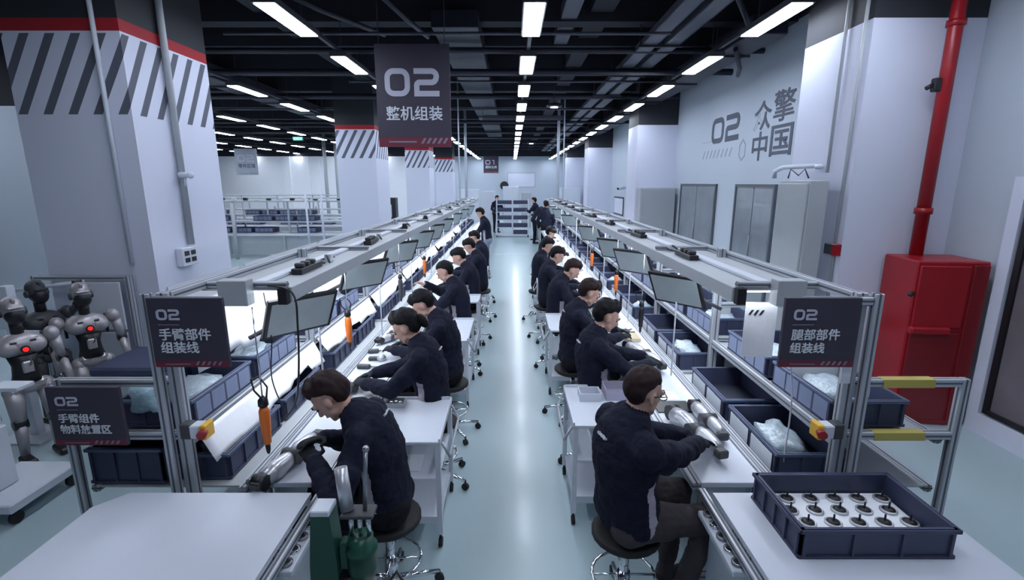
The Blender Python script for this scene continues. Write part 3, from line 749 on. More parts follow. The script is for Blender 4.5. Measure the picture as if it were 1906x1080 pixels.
for k, (x, y, rz, kw, lb) in enumerate(RW+LW):
    kw['lean'], dy = aim_lean(R(rz), (x, y), HX[k][0], kw); y = HX[k][1]-dy
    t, o = person(lb, (x, y, 0), R(rz), logo=(kw['vox'] < .0105), **kw)
    stool((x, y, 0), 'round black-seated chrome stool under the %s worker of the %s line' % (ORD[k % 7], 'leg' if x > 0 else 'arm'))
    POS.append((t, o))
far_kw = dict(vox=.02, legm=jeans, lean=4, hunch=14, headp=24, stand=True, logo=False)
person('standing worker in navy jacket and blue jeans at the far end of the arm line', (-.62, 12.2, 0), PI, wrists=((.4, .12, .98), (.4, -.12, .98)), **far_kw)
person('standing person in a long dark coat at the far end of the leg line', (1.12, 16.4, 0), R(100), vox=.02, legm=trousb, stand=True, lean=2, hunch=4, headp=4, logo=False, glv=False, wrists=((.1, .22, .85), (.1, -.22, .85)))
person('standing person in dark clothes behind the far rack, arm raised', (.98, 20.2, 0), R(150), vox=.02, legm=trousb, stand=True, lean=4, hunch=8, headp=10, logo=False, glv=False, wrists=((.3, .2, 1.2), (.3, -.2, 1.0)))
person('bending person in dark clothes beside the far shelf rack', (.85, 19.0, 0), R(0), vox=.02, legm=trousb, stand=True, lean=24, hunch=30, headp=30, logo=False, glv=False, wrists=((.45, .15, .8), (.45, -.15, .8)))
person('dark-dressed person half hidden behind the far shelf rack', (-.75, 23.4, 0), R(-60), vox=.02, legm=trousb, stand=True, lean=4, hunch=8, headp=10, logo=False, glv=False, wrists=((.3, .2, .95), (.3, -.2, .95)))

# ------------------------------------------------------------------ crates
def crate_parts(t, L=.4, W_=.6, Hh=.15, m=crate_m, mi=cratei, detail=True):
    """L along x, W_ along y, origin at bottom centre"""
    b = MB(); a, c = L/2, W_/2; th = .012
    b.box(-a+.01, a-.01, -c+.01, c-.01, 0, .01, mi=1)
    for s in (1, -1):
        b.box(s*a-(th if s > 0 else 0)-.004*s, s*a+(th if s < 0 else 0)-.004*s, -c+.004, c-.004, 0, Hh)
        b.box(-a+.004, a-.004, s*c-(th if s > 0 else 0)-.004*s, s*c+(th if s < 0 else 0)-.004*s, 0, Hh)
    o = b.build('bin', [m, mi], t)
    r = MB()
    for s in (1, -1):
        r.box(min(s*a, s*(a+.008)), max(s*a, s*(a+.008)), -c-.008, c+.008, Hh-.018, Hh, bev=.002)
        r.box(-a-.008, a+.008, min(s*c, s*(c+.008)), max(s*c, s*(c+.008)), Hh-.018, Hh, bev=.002)
    r.build('rim', crate_l if m is crate_m and detail else m, t)
    g = MB()
    for s in (1, -1):
        for k in range(5):
            y = -c+.02+k*(W_-.04)/4; g.box(min(s*(a-.004), s*(a+.006)), max(s*(a-.004), s*(a+.006)), y-.006, y+.006, .005, Hh-.018)
        for k in range(4):
            x = -a+.02+k*(L-.04)/3; g.box(x-.006, x+.006, min(s*(c-.004), s*(c+.006)), max(s*(c-.004), s*(c+.006)), .005, Hh-.018)
        g.box(min(s*(a-.004), s*(a+.005)), max(s*(a-.004), s*(a+.005)), -c, c, .0, .012)
        g.box(-a, a, min(s*(c-.004), s*(c+.005)), max(s*(c-.004), s*(c+.005)), .0, .012)
    g.build('rib', m, t)
crate_src = {}
crate_p = mat('crate_panel', (.20, .24, .37), .5, var=.1)
def crate(loc, label, group=None, card=0, rz=0, m=None):
    key = (card, m is crate_l)
    if key not in crate_src:
        t = thing('crate', label, 'crate', loc, rz)
        crate_parts(t, m=m or crate_m)
        if card:   # label cards on the aisle side (-x)
            for k in range(4 if card == 1 else card):
                if card == 1: MB().box(-.2065, -.2035, -.272+k*.140, -.272+k*.140+.124, .018, .128).build('side_panel', crate_p, t)
                else:
                    y = (-.262, .018)[k]; MB().box(-.2095, -.2065, y, y+.24, .02, .125).build('label_card', label_m, t)
        crate_src[key] = t; o = t
    else: o = dup(crate_src[key], loc, rz, label)
    if group: o['group'] = group
    elif 'group' in o.keys(): del o['group']
    return o
def lump(label, loc, r, m, name='parts_bag', cat='bag', seed=0, group=None):
    bm = bmesh.new(); bmesh.ops.create_icosphere(bm, subdivisions=3, radius=1)
    for v in bm.verts:
        d = v.co.normalized(); k = 1+.38*noise.noise(d*2.2+V((seed, 0, 0)))+.14*noise.noise(d*6+V((0, seed, 0)))
        v.co = V((d.x*r[0]*k, d.y*r[1]*k, max(-.4*r[2], d.z*r[2]*k)+.4*r[2]))
    me = bpy.data.meshes.new('bag'); bm.to_mesh(me); bm.free(); me.materials.append(m)
    for p in me.polygons: p.use_smooth = seed % 2 == 0
    o = bpy.data.objects.new(name, me); COL.objects.link(o); o.location = loc; return tag(o, label, cat, group)

# ------------------------------------------------------------------ assembly lines
BAY0, BAYL, NB = 2.32, 1.62, 11
def extr(mb, x0, x1, y0, y1, z0, z1, axis):
    """aluminium profile with a dark slot on each long side"""
    mb.box(x0, x1, y0, y1, z0, z1, bev=.003)
    e = .0008; cx, cy, cz = (x0+x1)/2, (y0+y1)/2, (z0+z1)/2; q = .005
    if axis == 'z':
        mb.box(cx-q, cx+q, y0-e, y1+e, z0, z1, mi=1); mb.box(x0-e, x1+e, cy-q, cy+q, z0, z1, mi=1)
    elif axis == 'y':
        mb.box(cx-q, cx+q, y0, y1, z0-e, z1+e, mi=1); mb.box(x0-e, x1+e, y0, y1, cz-q, cz+q, mi=1)
    else:
        mb.box(x0, x1, cy-q, cy+q, z0-e, z1+e, mi=1); mb.box(x0, x1, y0-e, y1+e, cz-q, cz+q, mi=1)
    return mb
AL = [alu, alud]
def bench(label):
    t = thing('workbench', label, 'workbench', (0, 0, 0)); L = BAYL
    MB().box(.995, 1.335, 0, L-.004, .73, .76, bev=.003).build('worktop', top, t)
    extr(MB(), .95, .993, 0, L-.004, .715, .758, 'y').build('front_rail', AL, t)
    extr(extr(MB(), 1.338, 1.366, 0, L-.004, .73, .772, 'y'), 1.368, 1.398, 0, L-.004, .735, .778, 'y').build('back_rail', AL, t)
    for y in (.02, L-.07):
        extr(MB(), 1.0, 1.04, y, y+.04, .02, .73, 'z').build('leg', AL, t); extr(MB(), 1.29, 1.33, y, y+.04, .02, .73, 'z').build('leg', AL, t)
        MB().lathe([(.03, 0), (.03, .012), (.012, .02)], (1.02, y+.02, 0), seg=10).lathe([(.03, 0), (.03, .012), (.012, .02)], (1.31, y+.02, 0), seg=10).build('foot', blkr, t)
    MB().box(1.27, 1.285, 0.06, L-.08, .25, .70).build('back_panel', whitep, t)
    extr(MB(), 1.042, 1.288, .02, .06, .14, .18, 'x').build('stretcher', AL, t)
    return t
def rack(label, first=False):
    """frame at x 1.66..2.3 with two shelf levels"""
    t = thing('storage_rack', label, 'rack', (0, 0, 0)); L = BAYL
    hi = 1.78
    extr(MB(), 1.66, 1.72, 0, .045, 0, hi, 'z').build('post', AL, t)
    extr(MB(), 2.26, 2.30, 0, .04, 0, 1.335, 'z').build('post', AL, t)
    extr(MB(), 1.722, 2.258, 0, .04, 1.295, 1.335, 'x').build('top_rail', AL, t)
    extr(MB(), 1.722, 2.258, 0, .04, 1.005, 1.045, 'x').build('side_rail', AL, t)
    extr(MB(), 1.722, 2.258, 0, .04, .56, .60, 'x').build('side_rail', AL, t)
    for z in (1.0, .715):
        f = 1.668 if z > .9 else 1.402
        extr(MB(), f, f+.04, .046 if z > .9 else .001, L-.001, z-.045, z+.018, 'y').build('shelf_rail', AL, t)
        extr(MB(), 2.215, 2.255, .045, L-.001, z-.04, z, 'y').build('shelf_rail', AL, t)
        MB().box(f+.042, 2.213, .045, L-.001, z-.012, z-.002).build('shelf_board', greyp, t)
    extr(MB(), 1.41, 1.658, .0, .04, .625, .665, 'x').build('bracket', AL, t)
    MB().box(1.72, 1.80, .0, .006, 1.24, 1.294).build('corner_brace', AL, t)
    return t
def hood(label, n=2):
    t = thing('light_hood', label, 'light hood', (0, 0, 0)); L = BAYL*n
    MB().box(1.27, 1.76, 0, L-.01, 1.70, 1.712).build('tray', greyp, t)
    extr(MB(), 1.73, 1.775, 0, L-.01, 1.712, 1.757, 'y').build('back_rail', AL, t)
    MB().box(1.25, 1.27, 0, L-.01, 1.635, 1.72, bev=.003).build('front_lip', greyp, t)
    MB().box(1.45, 1.52, .0, L-.01, 1.712, 1.735, bev=.004).build('wire_channel', whitep, t)
    MB().box(1.30, 1.60, .03, L-.04, 1.685, 1.698).build('diffuser', emis2, t)
    for y in (.0, L/2):
        extr(MB(), 1.28, 1.73, y, y+.04, 1.715, 1.750, 'x').build('arm', AL, t)
    return t
def mirror_tree(t):
    """mirrored copy for the left line"""
    def mm(o):
        if o.type == 'MESH':
            me = o.data.copy(); me.transform(Matrix.Diagonal((-1, 1, 1, 1))); me.flip_normals(); o.data = me
        for c in o.children: mm(c)
    c = copy_tree(t); mm(c); return c
b0 = bench('x'); r0 = rack('x'); h0 = hood('x')
b1 = mirror_tree(b0); r1 = mirror_tree(r0); h1 = mirror_tree(h0)
SRC = {1: (b0, r0, h0), -1: (b1, r1, h1)}
LN = {1: 'leg line', -1: 'arm line'}
for s in (1, -1):
    bs, rs, hs = SRC[s]
    for k in range(NB):
        y = BAY0+k*BAYL
        lb = '%s section of the white-topped assembly bench on the %s' % (ORD[k], LN[s])
        rb = '%s aluminium storage rack behind the bench of the %s' % (ORD[k], LN[s])
        for src, l in ((bs, lb), (rs, rb)):
            if k == 0: src.location = (0, y, 0); src['label'] = l
            else: dup(src, (0, y, 0), None, l)
        if k % 2 == 0 and k < NB-1:
            l = '%s grey overhead light hood along the %s' % (ORD[k//2], LN[s])
            if k == 0: hs.location = (0, y+.42, 0); hs['label'] = l
            else: dup(hs, (0, y+.42, 0), None, l)
    # end frame of the hood line
    t = thing('end_frame', 'aluminium end frame carrying the line sign of the %s' % LN[s], 'frame', (s*1.69, BAY0-.02, 0))
    e = MB(); x0, x1 = sorted((s*1.40, s*1.722)); extr(e, x0, x1, BAY0-.035, BAY0-.002, 1.728, 1.766, 'x'); e.build('top_rail', AL, t, W=True)
    x0, x1 = sorted((s*1.725, s*1.765)); e = MB(); extr(e, x0, x1, BAY0-.042, BAY0-.002, 0, 1.784, 'z'); e.build('post', AL, t, W=True)
    x0, x1 = sorted((s*1.46, s*1.62)); MB().box(x0, x1, BAY0+.33, BAY0+.415, 1.63, 1.775, bev=.004).build('end_cap', greyp, t, W=True)
    x0, x1 = sorted((s*1.73, s*1.775)); e = MB(); extr(e, x0, x1, BAY0+.001, BAY0+.42, 1.712, 1.757, 'y'); e.build('top_rail', AL, t, W=True)
    MB().box(min(s*1.26, s*1.31), max(s*1.26, s*1.31), BAY0+.37, BAY0+.415, 1.63, 1.72).build('end_plug', blk, t, W=True)
# yellow and black tape on the near rack rails of the leg line
for i, z in enumerate((1.295, 1.005)):
    o = MB().box(1.86, 2.12, BAY0-.004, BAY0+.044, z-.0015, z+.0415).build('hazard_tape', tape); tag(o, 'yellow tape wrapped round the %s rail of the leg line end rack' % ('top' if i == 0 else 'middle'), 'tape')

for s in (1, -1):
    n = 0
    for k in range(NB):
        for j in range(2):
            n += 1; y = BAY0+k*BAYL+.06+.31+j*.68+.05
            near = n <= 8
            lb = ('%s blue crate from the camera end on the upper shelf of the %s' % (ORD[n-1], LN[s])) if near else 'small distant blue crate on the upper shelf of the %s' % LN[s]
            crate((s*1.905, y, 1.018), lb, None if near else 'distant upper crates of the ' + LN[s], card=1, rz=0 if s > 0 else PI)
            lb = ('%s blue crate from the camera end on the lower shelf of the %s' % (ORD[n-1], LN[s])) if near else 'small distant blue crate on the lower shelf of the %s' % LN[s]
            crate((s*1.635 if s > 0 else -1.735, y-.02, .718), lb, None if near else 'distant lower crates of the ' + LN[s], card=2 if s > 0 else 0, rz=0 if s > 0 else PI)
            if n <= 7:
                lump('crumpled clear bag of parts in the %s upper crate of the %s' % (ORD[n-1], LN[s]), (s*1.90, y, 1.03), (.13, .22, .09), bag_m, seed=n*3+s)
                if n % 2: lump('grey wrapped parts in the %s lower crate of the %s' % (ORD[n-1], LN[s]), (s*(1.62 if s > 0 else 1.72), y, .732), (.12, .2, .085), bag_m, name='parts_bundle', cat='parts', seed=n*5+s)
# stack of crates further back near the ends
crate((2.03, 2.56, .16), 'blue crate low on the floor shelf under the leg line end rack', rz=PI/2)
t = thing('crate', 'big dark crate behind the slanted area sign on the arm line rack', 'crate', (-2.06, 2.66, .72), 0)
crate_parts(t, .40, .56, .20)
bpy.data.objects.remove  # keep namespace tidy
lump('pale blue bag lying in the crate behind the slanted sign', (-1.93, 2.5, 1.12), (.11, .12, .10), mat('bag_blue', (.30, .45, .52), .4, bump=.6, bscale=20), seed=4)

# white boards and sheets of the arm line, white paper on the leg line
def rag_sheet(label, x, y0, y1, ztop, zb, seed, out=.05, s=-1):
    bm = bmesh.new(); n = 24; rows = 6; g = []
    rnd = random.Random(seed); step = [rnd.choice((0, .02, .05, -.02)) for _ in range(5)]; rnd2 = [rnd.random() for _ in range(5)]
    for i in range(n+1):
        u = i/n; b = zb+step[min(4, int(u*5))]+.01*math.sin(u*17+seed); col = []
        for j in range(rows+1):
            v = j/rows; z = ztop+(b-ztop)*v; xx = x-s*0+(-s)*out*v+.002*noise.noise(V((u*6, v*4, seed)))+.012*(rnd2[min(4, int(u*5))]-.5)*v
            col.append(bm.verts.new((xx, y0+(y1-y0)*u, z)))
        g.append(col)
    for i in range(n):
        for j in range(rows): bm.faces.new((g[i][j], g[i+1][j], g[i+1][j+1], g[i][j+1])).smooth = True
    me = bpy.data.meshes.new('sheet'); bm.to_mesh(me); bm.free(); me.materials.append(sheet)
    o = bpy.data.objects.new('hanging_sheet', me); COL.objects.link(o); md = o.modifiers.new('t', 'SOLIDIFY'); md.thickness = .002
    return tag(o, label, 'sheet')
for k in range(8):
    y = BAY0+k*BAYL
    rag_sheet('ragged white sheet hanging under the upper shelf, %s bay of the arm line' % ORD[k], -1.645, y+.05, y+BAYL-.03, 1.01, .87, k, .08, -1)
    t = thing('backing_board', 'glossy white backing board behind the crates, %s bay of the arm line' % ORD[k], 'board', (-2.2, y+.8, 1.02))
    ya = y+(.75 if k == 0 else .05)
    MB().box(-2.205, -2.195, ya, y+BAYL-.03, 1.0, 1.64, bev=.002).build('panel', sheet, t, W=True)
    MB().box(-2.194, -2.185, ya, y+BAYL-.03, 1.62, 1.65).build('trim_strip', alu, t, W=True)
    if k < 5: rag_sheet('white sheet pinned behind the monitor, %s bay of the arm line' % ORD[k], -1.735, y+.25, y+BAYL-.25, 1.66, 1.24, k+20, .01, -1)
def paper(label, x, y, z, w_, h, rz, marks=True):
    t = thing('hanging_paper', label, 'paper', (x, y, z), rz)
    MB().box(-w_/2, w_/2, 0, .004, -h, 0).build('sheet', sheet, t)
    if marks: stripes(MB(), -w_*.4, -h*.22, 3, .012, .03, .03).build('printing', blk, t, loc=(0, -.001, 0))
paper('white paper hanging between the leg line hood and the dark sign', 1.49, 2.86, 1.60, .18, .34, R(-8))
paper('white paper hanging below the dark sign of the leg line', 1.93, 3.0, 1.32, .34, .26, R(-8), False)
paper('narrow white paper strip on the post of the leg line', 1.66, 2.31, 1.60, .05, .28, 0, False)

# crate of motors on the near table, tables
def near_table(s, label):
    t = thing('work_table', label, 'table', (s*1.5, 1.3, 0))
    pts = [(s*1.0, .3), (s*2.0, .3), (s*2.0, 2.08), (s*1.90, 2.19), (s*1.0, 2.19)]
    if s < 0: pts = pts[::-1]
    MB().prism(pts, .765, .79).build('tabletop', top, t, W=True)
    for x in (1.06, 1.9):
        for y in (.4, 2.05): extr(MB(), *sorted((s*x, s*(x+.04))), y, y+.04, .0, .765, 'z').build('leg', AL, t, W=True)
    x0, x1 = sorted((s*1.0, s*1.02)); MB().box(x0, x1, .35, 2.18, .18, .70).build('side_panel', whitep, t, W=True)
    x0, x1 = sorted((s*.965, s*.998)); e = MB(); extr(e, x0, x1, .35, 2.28, .72, .758, 'y'); e.build('front_rail', AL, t, W=True)
near_table(-1, 'wide white table in front of the arm line rack with clipped corner')
near_table(1, 'wide white table carrying the big blue crate')
t = thing('socket_strip', 'white strip of round sockets on the arm line table edge', 'socket strip', (-1.0, 1.98, .67))
t2 = thing('socket_strip', 'white strip of round sockets on the leg line table edge', 'socket strip', (1.0, 1.98, .67))
for tt, s in ((t, -1), (t2, 1)):
    x0, x1 = sorted((0, -s*.07)); MB().box(x0, x1, -.2, .2, 0, .03, bev=.004).build('bracket', whitep, tt)
    for k in range(5):
        y = -.16+k*.08
        MB().lathe([(.012, .03), (.024, .03), (.026, .045), (.016, .047), (.014, .036)], (-s*.035, y, 0), seg=14).build('socket', [steel, chrome][k % 2], tt)
        MB().lathe([(.008, .0465), (.012, .05)], (-s*.035, y, 0), seg=10).build('plug', blk, tt)
big = thing('crate', 'big dark blue crate of motors on the white table', 'crate', (1.495, 1.95, .79), 0)
crate_parts(big, .64, .40, .135, detail=False)
t = tag(MB().box(1.205, 1.785, 1.775, 2.125, .803, .835, bev=.004).build('foam_tray', sheet), 'white foam tray lying in the big blue crate', 'tray')
mo = None
for r_ in range(4):
    for c_ in range(5):
        x = 1.27+c_*.112+(.03 if r_ % 2 else 0); y = 1.82+r_*.085
        if x > 1.75: continue
        lb = 'round motor in the foam tray, %s row, %s from the aisle side' % (('front', 'second', 'third', 'back')[r_], ORD[c_])
        if mo is None:
            mo = thing('motor', lb, 'motor', (x, y, .835), 0, 'motors in the foam tray')
            MB().lathe([(.036, 0), (.036, .008), (.030, .012), (.028, .004)], seg=16).build('housing', part_m, mo)
            MB().lathe([(.006, .003), (.0275, .003), (.026, .012), (.010, .018)], seg=16).build('rotor', blk, mo)
            MB().tube((0, 0, .01), (0, 0, .045), .004, seg=8).build('shaft', blk, mo)
        else: dup(mo, (x, y, .835), None, lb)

# emergency stops
for s in (1, -1):
    t = thing('emergency_stop', 'yellow and red emergency stop box on the %s end post' % LN[s], 'emergency stop', (s*1.66, 2.30, 1.08))
    d = -s
    MB().box(min(0, d*.05), max(0, d*.05), -.04, .02, -.04, .04, bev=.004).build('clamp', dkgrey, t)
    MB().box(min(d*.05, d*.105), max(d*.05, d*.105), -.045, .025, -.035, .035, bev=.006).build('body', whitep, t)
    MB().box(min(d*.105, d*.135), max(d*.105, d*.135), -.05, .03, -.04, .04, bev=.006).build('collar', yellow, t)
    MB().tube((d*.12, -.035, 0), (d*.128, -.075, 0), .02, .022, seg=14).build('button', redglow if False else red, t)

# monitors
mon_src = {}
def monitor(s, x, y, z, label):
    """screen faces the aisle, leaning down"""
    if s not in mon_src:
        t = thing('monitor', label, 'monitor', (x, y, z))
        a = R(40)  # yaw of the width vector
        wv = V((s*math.sin(a), -math.cos(a), 0)); nrm = V((-s*math.cos(a), -math.sin(a), 0)); tl = R(28)
        n2 = (nrm*math.cos(tl)+V((0, 0, -math.sin(tl)))).normalized(); up = n2.cross(wv) if n2.cross(wv).z > 0 else -n2.cross(wv)
        M = Matrix((wv, n2, up)).transposed().to_4x4()
        MB().box(-.22, .22, -.025, 0, -.145, .145, bev=.004, M=M).build('frame', blk, t)
        MB().box(-.197, .197, .0005, .003, -.122, .122, M=M).build('screen', screen, t)
        MB().tube(M @ V((0, -.02, 0)), M @ V((0, -.08, -.0)), .04, seg=12).build('mount', dkgrey, t)
        p = M @ V((0, -.08, 0)); q = V((s*(1.64)-x, 0, -.15)); MB().path([p, p.lerp(q, .5)+V((0, .04, -.02)), q], .014).build('arm', dkgrey, t)
        mon_src[s] = t; return t
    return dup(mon_src[s], (x, y, z), None, label)
for i, d in enumerate([3.75, 5.15, 6.2, 8.1, 10.9, 13.4, 15.0]): monitor(1, 1.27, d, 1.48, '%s black monitor leaning over the bench of the leg line' % ORD[i])
for i, d in enumerate([2.95, 4.3, 5.75, 7.0, 8.1, 9.4, 11.1, 12.9, 14.8]): monitor(-1, -1.30, d, 1.50, '%s black monitor leaning over the bench of the arm line' % ORD[i])

# screwdrivers on balancer cords
def driver(x, y, z, m, label, sc=1.0):
    t = thing('power_screwdriver', label, 'screwdriver', (x, y, z))
    MB().lathe([(.012, -.10), (.020, -.09), (.024, -.02), (.027, .04), (.026, .09), (.018, .11)], seg=14).build('body', m, t)
    MB().lathe([(.005, -.155), (.008, -.15), (.012, -.13), (.013, -.10)], seg=10).build('nose', blk, t)
    MB().lathe([(.018, .11), (.026, .12), (.024, .15), (.008, .17)], seg=12).build('cap', blk, t)
    MB().tube((0, 0, .16), (0, 0, 1.70-z), .0035, seg=6).build('cord', chrome, t)
    MB().path([(.0, 0, .15), (-.05, .02, .19), (-.06, .02, .25), (-.01, .01, .27), (.03, 0, .22), (.02, 0, .16)], .005, seg=6).build('hook', blk, t)
driver(-1.28, 2.36, 1.06, orange, 'large orange power screwdriver hanging beside the near arm line worker')
driver(-1.29, 3.75, 1.16, orange, 'orange power screwdriver hanging in front of the second arm line monitor')
driver(-1.29, 5.6, 1.1, dkgrey, 'dark power screwdriver hanging further along the arm line')
driver(1.27, 4.7, 1.0, blk, 'black power screwdriver hanging above the second leg line worker')
driver(1.29, 6.0, 1.08, orange, 'orange power screwdriver hanging over the leg line bench')
driver(1.29, 7.9, 1.08, orange, 'small distant orange screwdriver over the leg line bench')
driver(-1.29, 7.2, 1.08, orange, 'small distant orange screwdriver over the arm line bench')
for s in (1, -1):
    for k in range(8):
        y = 3.2+k*1.55+(.6 if s > 0 else 0)
        o = MB().tube((s*1.3, y, .762), (s*1.3, y, 1.684), .0065, seg=6).build('balance_rod', whitep); tag(o, '%s thin white rod hanging from the hood of the %s' % (ORD[k], LN[s]), 'rod')
        t = thing('power_strip', '%s black power strip lying on the hood of the %s' % (ORD[k], LN[s]), 'power strip', (s*1.40, y+.2, 1.712), R(4*k))
        q = .24 if k < 2 else .12
        MB().box(-.035, .035, -q, .12, 0, .04, bev=.004).build('body', blk, t)
        for j in range(3 if k < 2 else 1): MB().box(-.03, .03, -q+.04+j*.09, -q+.08+j*.09, .041, .07, bev=.006).build('plug', dkgrey, t)
        MB().path([(0, .12, .02), (.02, .2, .01), (-.04, .3, .02), (.03, .38, .03), (.0, .3, .05), (.05, .22, .01)], .007, seg=6).build('cord', blk, t)
        if k in (0, 1, 3): MB().box(-.02, .03, .30, .36, 0, .06, bev=.006).build('adapter', whitep, t)
def cable(label, pts, r=.006, m=blk):
    P = [V(p) for p in pts]; out = []
    for i in range(len(P)-1):
        a, b, c, d = P[max(i-1, 0)], P[i], P[i+1], P[min(i+2, len(P)-1)]
        for j in range(6):
            t = j/6; out.append(.5*((2*b)+(c-a)*t+(2*a-5*b+4*c-d)*t*t+(-a+3*b-3*c+d)*t**3))
    out.append(P[-1]); o = MB().path(out, r, seg=6).build('cable', m); return tag(o, label, 'cable')
cable('black cable looping from the arm line hood past the first monitor', [(-1.40, 2.75, 1.73), (-1.22, 2.68, 1.70), (-1.2, 2.66, 1.5), (-1.24, 2.7, 1.2), (-1.3, 2.75, 1.0), (-1.42, 2.8, .86)])
cable('thin black cable hanging behind the first arm line screwdriver', [(-1.5, 2.9, 1.72), (-1.45, 2.85, 1.4), (-1.5, 2.9, 1.1), (-1.46, 2.95, .84)], .004)
cable('thin white cable hanging beside the leg line sign', [(1.4, 2.45, 1.70), (1.42, 2.42, 1.5), (1.46, 2.4, 1.2), (1.47, 2.42, .82)], .004, whitep)

# robot limbs lying on the benches
def limb(label, a, b, loc_z=.79, sc=1.0):
    a, b = V(a), V(b); d = (b-a); L = d.length; t = thing('robot_limb', label, 'robot limb', a, math.atan2(d.y, d.x))
    z = .055*sc
    MB().lathe([(.01, 0), (.042*sc, .01), (.052*sc, L*.2), (.045*sc, L*.38), (.034*sc, L*.45), (.01, L*.46)], (0, 0, z), seg=16, M=Matrix.Rotation(PI/2, 3, 'Y')).build('upper_shell', part_m, t)
    MB().lathe([(.01, 0), (.036*sc, .005), (.044*sc, L*.12), (.036*sc, L*.3), (.028*sc, L*.4), (.01, L*.41)], (L*.52, .01, z), seg=16, M=Matrix.Rotation(PI/2, 3, 'Y')).build('lower_shell', part_m, t)
    MB().tube((L*.48, -.05, z), (L*.48, .05, z), .042*sc, seg=18).build('joint', dkgrey, t)
    MB().tube((-.02, -.035, z), (-.02, .035, z), .04*sc, seg=18).box(-.07, -.02, -.03, .03, z-.02, z+.02, bev=.006).build('joint', blk, t)
    MB().box(L*.93, L*1.05, -.035, .035, z-.03, z+.02, bev=.01).build('joint', dkgrey, t)
limb('silver robot arm lying on the bench below the orange screwdriver', (-1.27, 2.26, .76), (-1.17, 2.74, .76))
limb('silver robot arm part beside the second arm line worker', (-1.26, 3.3, .76), (-1.15, 3.62, .76), sc=.9)
limb('silver robot leg held by the second leg line worker', (1.08, 4.35, .76), (1.24, 3.85, .76), sc=1.15)
limb('silver robot leg shell in the hands of the man in glasses', (1.06, 2.98, .76), (1.17, 2.50, .76), sc=1.2)
limb('silver robot leg piece lying next to the dark tray opening', (1.25, 3.12, .76), (1.27, 2.72, .76), sc=.95)
limb('silver parts in front of the third arm line worker', (-1.27, 4.6, .76), (-1.12, 4.8, .76), sc=.8)
limb('silver parts in front of the fourth leg line worker', (1.15, 6.5, .76), (1.25, 6.9, .76), sc=.9)
o = MB().box(1.0, 1.25, 3.12, 3.30, .761, .769, bev=.002).build('tool_mat', blk); tag(o, 'black tool mat on the bench behind the man in glasses', 'mat')
for i, (x, y, w_, d_) in enumerate([(-1.16, 3.2, .16, .04), (-1.22, 3.95, .18, .05), (-1.2, 4.15, .14, .04), (-1.25, 4.35, .16, .05), (-1.2, 5.2, .18, .05), (1.15, 5.5, .2, .05), (1.2, 5.0, .16, .04), (-1.22, 6.4, .2, .05), (1.2, 7.2, .2, .06)]):
    t = thing('hand_tool', ['dark hand tool by the second arm line worker', 'dark torque tool before the third arm line worker', 'second dark tool in the row of three on the arm line bench', 'third dark tool in the row of three on the arm line bench',
              'dark tool before the fourth arm line worker', 'dark tool behind the third leg line worker', 'dark tool beside the second leg line monitor', 'dark tool beyond the fourth arm line worker', 'dark tool beyond the fourth leg line worker'][i], 'tool', (x, y, .76), R(-12+7*i))
    MB().box(-w_/2, w_*.1, -d_/2, d_/2, 0, .035, bev=.008).build('handle', dkgrey, t); MB().tube((w_*.1, 0, .018), (w_/2, 0, .018), .008, seg=8).build('shank', steel, t)
yb = mat('box_cream', (.60, .52, .34), .6)
for i, (x, y) in enumerate([(1.2, 4.75), (1.18, 6.15), (1.2, 7.4)]):
    o = MB().box(x-.07, x+.07, y-.1, y+.1, .76, .80, bev=.004).build('parts_tray', yb); tag(o, ['cream parts tray on the bench under the black screwdriver', 'cream parts tray under the orange leg line screwdriver', 'small far cream tray on the leg line bench'][i], 'tray')

# small scattered parts and sheets on the benches
rr = random.Random(3)
for s in (1, -1):
    for k in range(16):
        y = 3.4+k*.75; x = s*rr.uniform(1.08, 1.25)
        nm, m_ = (('paper_sheet', sheet), ('component', part_m), ('component', dkgrey))[k % 3]
        t = thing(nm, '%s small %s from the camera end on the bench of the %s' % (ORD[k], ('white sheet' if k % 3 == 0 else 'silver component' if k % 3 == 1 else 'dark component'), LN[s]), 'paper' if k % 3 == 0 else 'component', (x, y, .7605), rr.uniform(0, 3))
        if k % 3 == 0: MB().box(-.07, .07, -.1, .1, 0, .002).build('sheet', sheet, t)
        else: MB().lathe([(.02, 0), (.04, .005), (.042, .03), (.03, .045), (.01, .05)], seg=12).build('body', m_, t); MB().box(.03, .09, -.012, .012, .005, .03, bev=.004).build('arm', m_, t)

# ------------------------------------------------------------------ trolleys
tr_src = None
def trolley(x0, x1, y0, y1, label):
    t = thing('trolley', label, 'trolley', ((x0+x1)/2, (y0+y1)/2, 0))
    a, c = (x1-x0)/2, (y1-y0)/2
    MB().box(-a, a, -c, c, .725, .745, bev=.003).box(-a, -a+.012, -c, c, .745, .765).box(a-.012, a, -c, c, .745, .765).box(-a, a, c-.012, c, .745, .765).build('top_shelf', whitep, t)
    MB().box(-a+.02, a-.02, -c+.02, c-.02, .16, .175).box(-a+.02, a-.02, -c+.02, -c+.03, .175, .21).build('lower_shelf', whitep, t)
    MB().box(-a+.02, a-.02, -c+.02, c-.02, .47, .482).build('middle_shelf', whitep, t)
    for sx in (-1, 1):
        for sy in (-1, 1):
            x, y = sx*(a-.02), sy*(c-.02)
            MB().box(x-.016, x+.016, y-.016, y+.016, .09, .725).build('leg', whitep, t)
            MB().tube((x-.012, y, .03), (x+.012, y, .03), .03, seg=12).tube((x, y, .04), (x, y, .09), .009, seg=6).build('caster', blkr, t)
    MB().path([(a, -c+.05, .72), (a+.05, -c+.05, .62), (a+.05, c-.05, .62), (a, c-.05, .72)] if x0 < 0 else [(-a, -c+.05, .72), (-a-.05, -c+.05, .62), (-a-.05, c-.05, .62), (-a, c-.05, .72)], .01, seg=6).build('handle', alu, t)
    return t
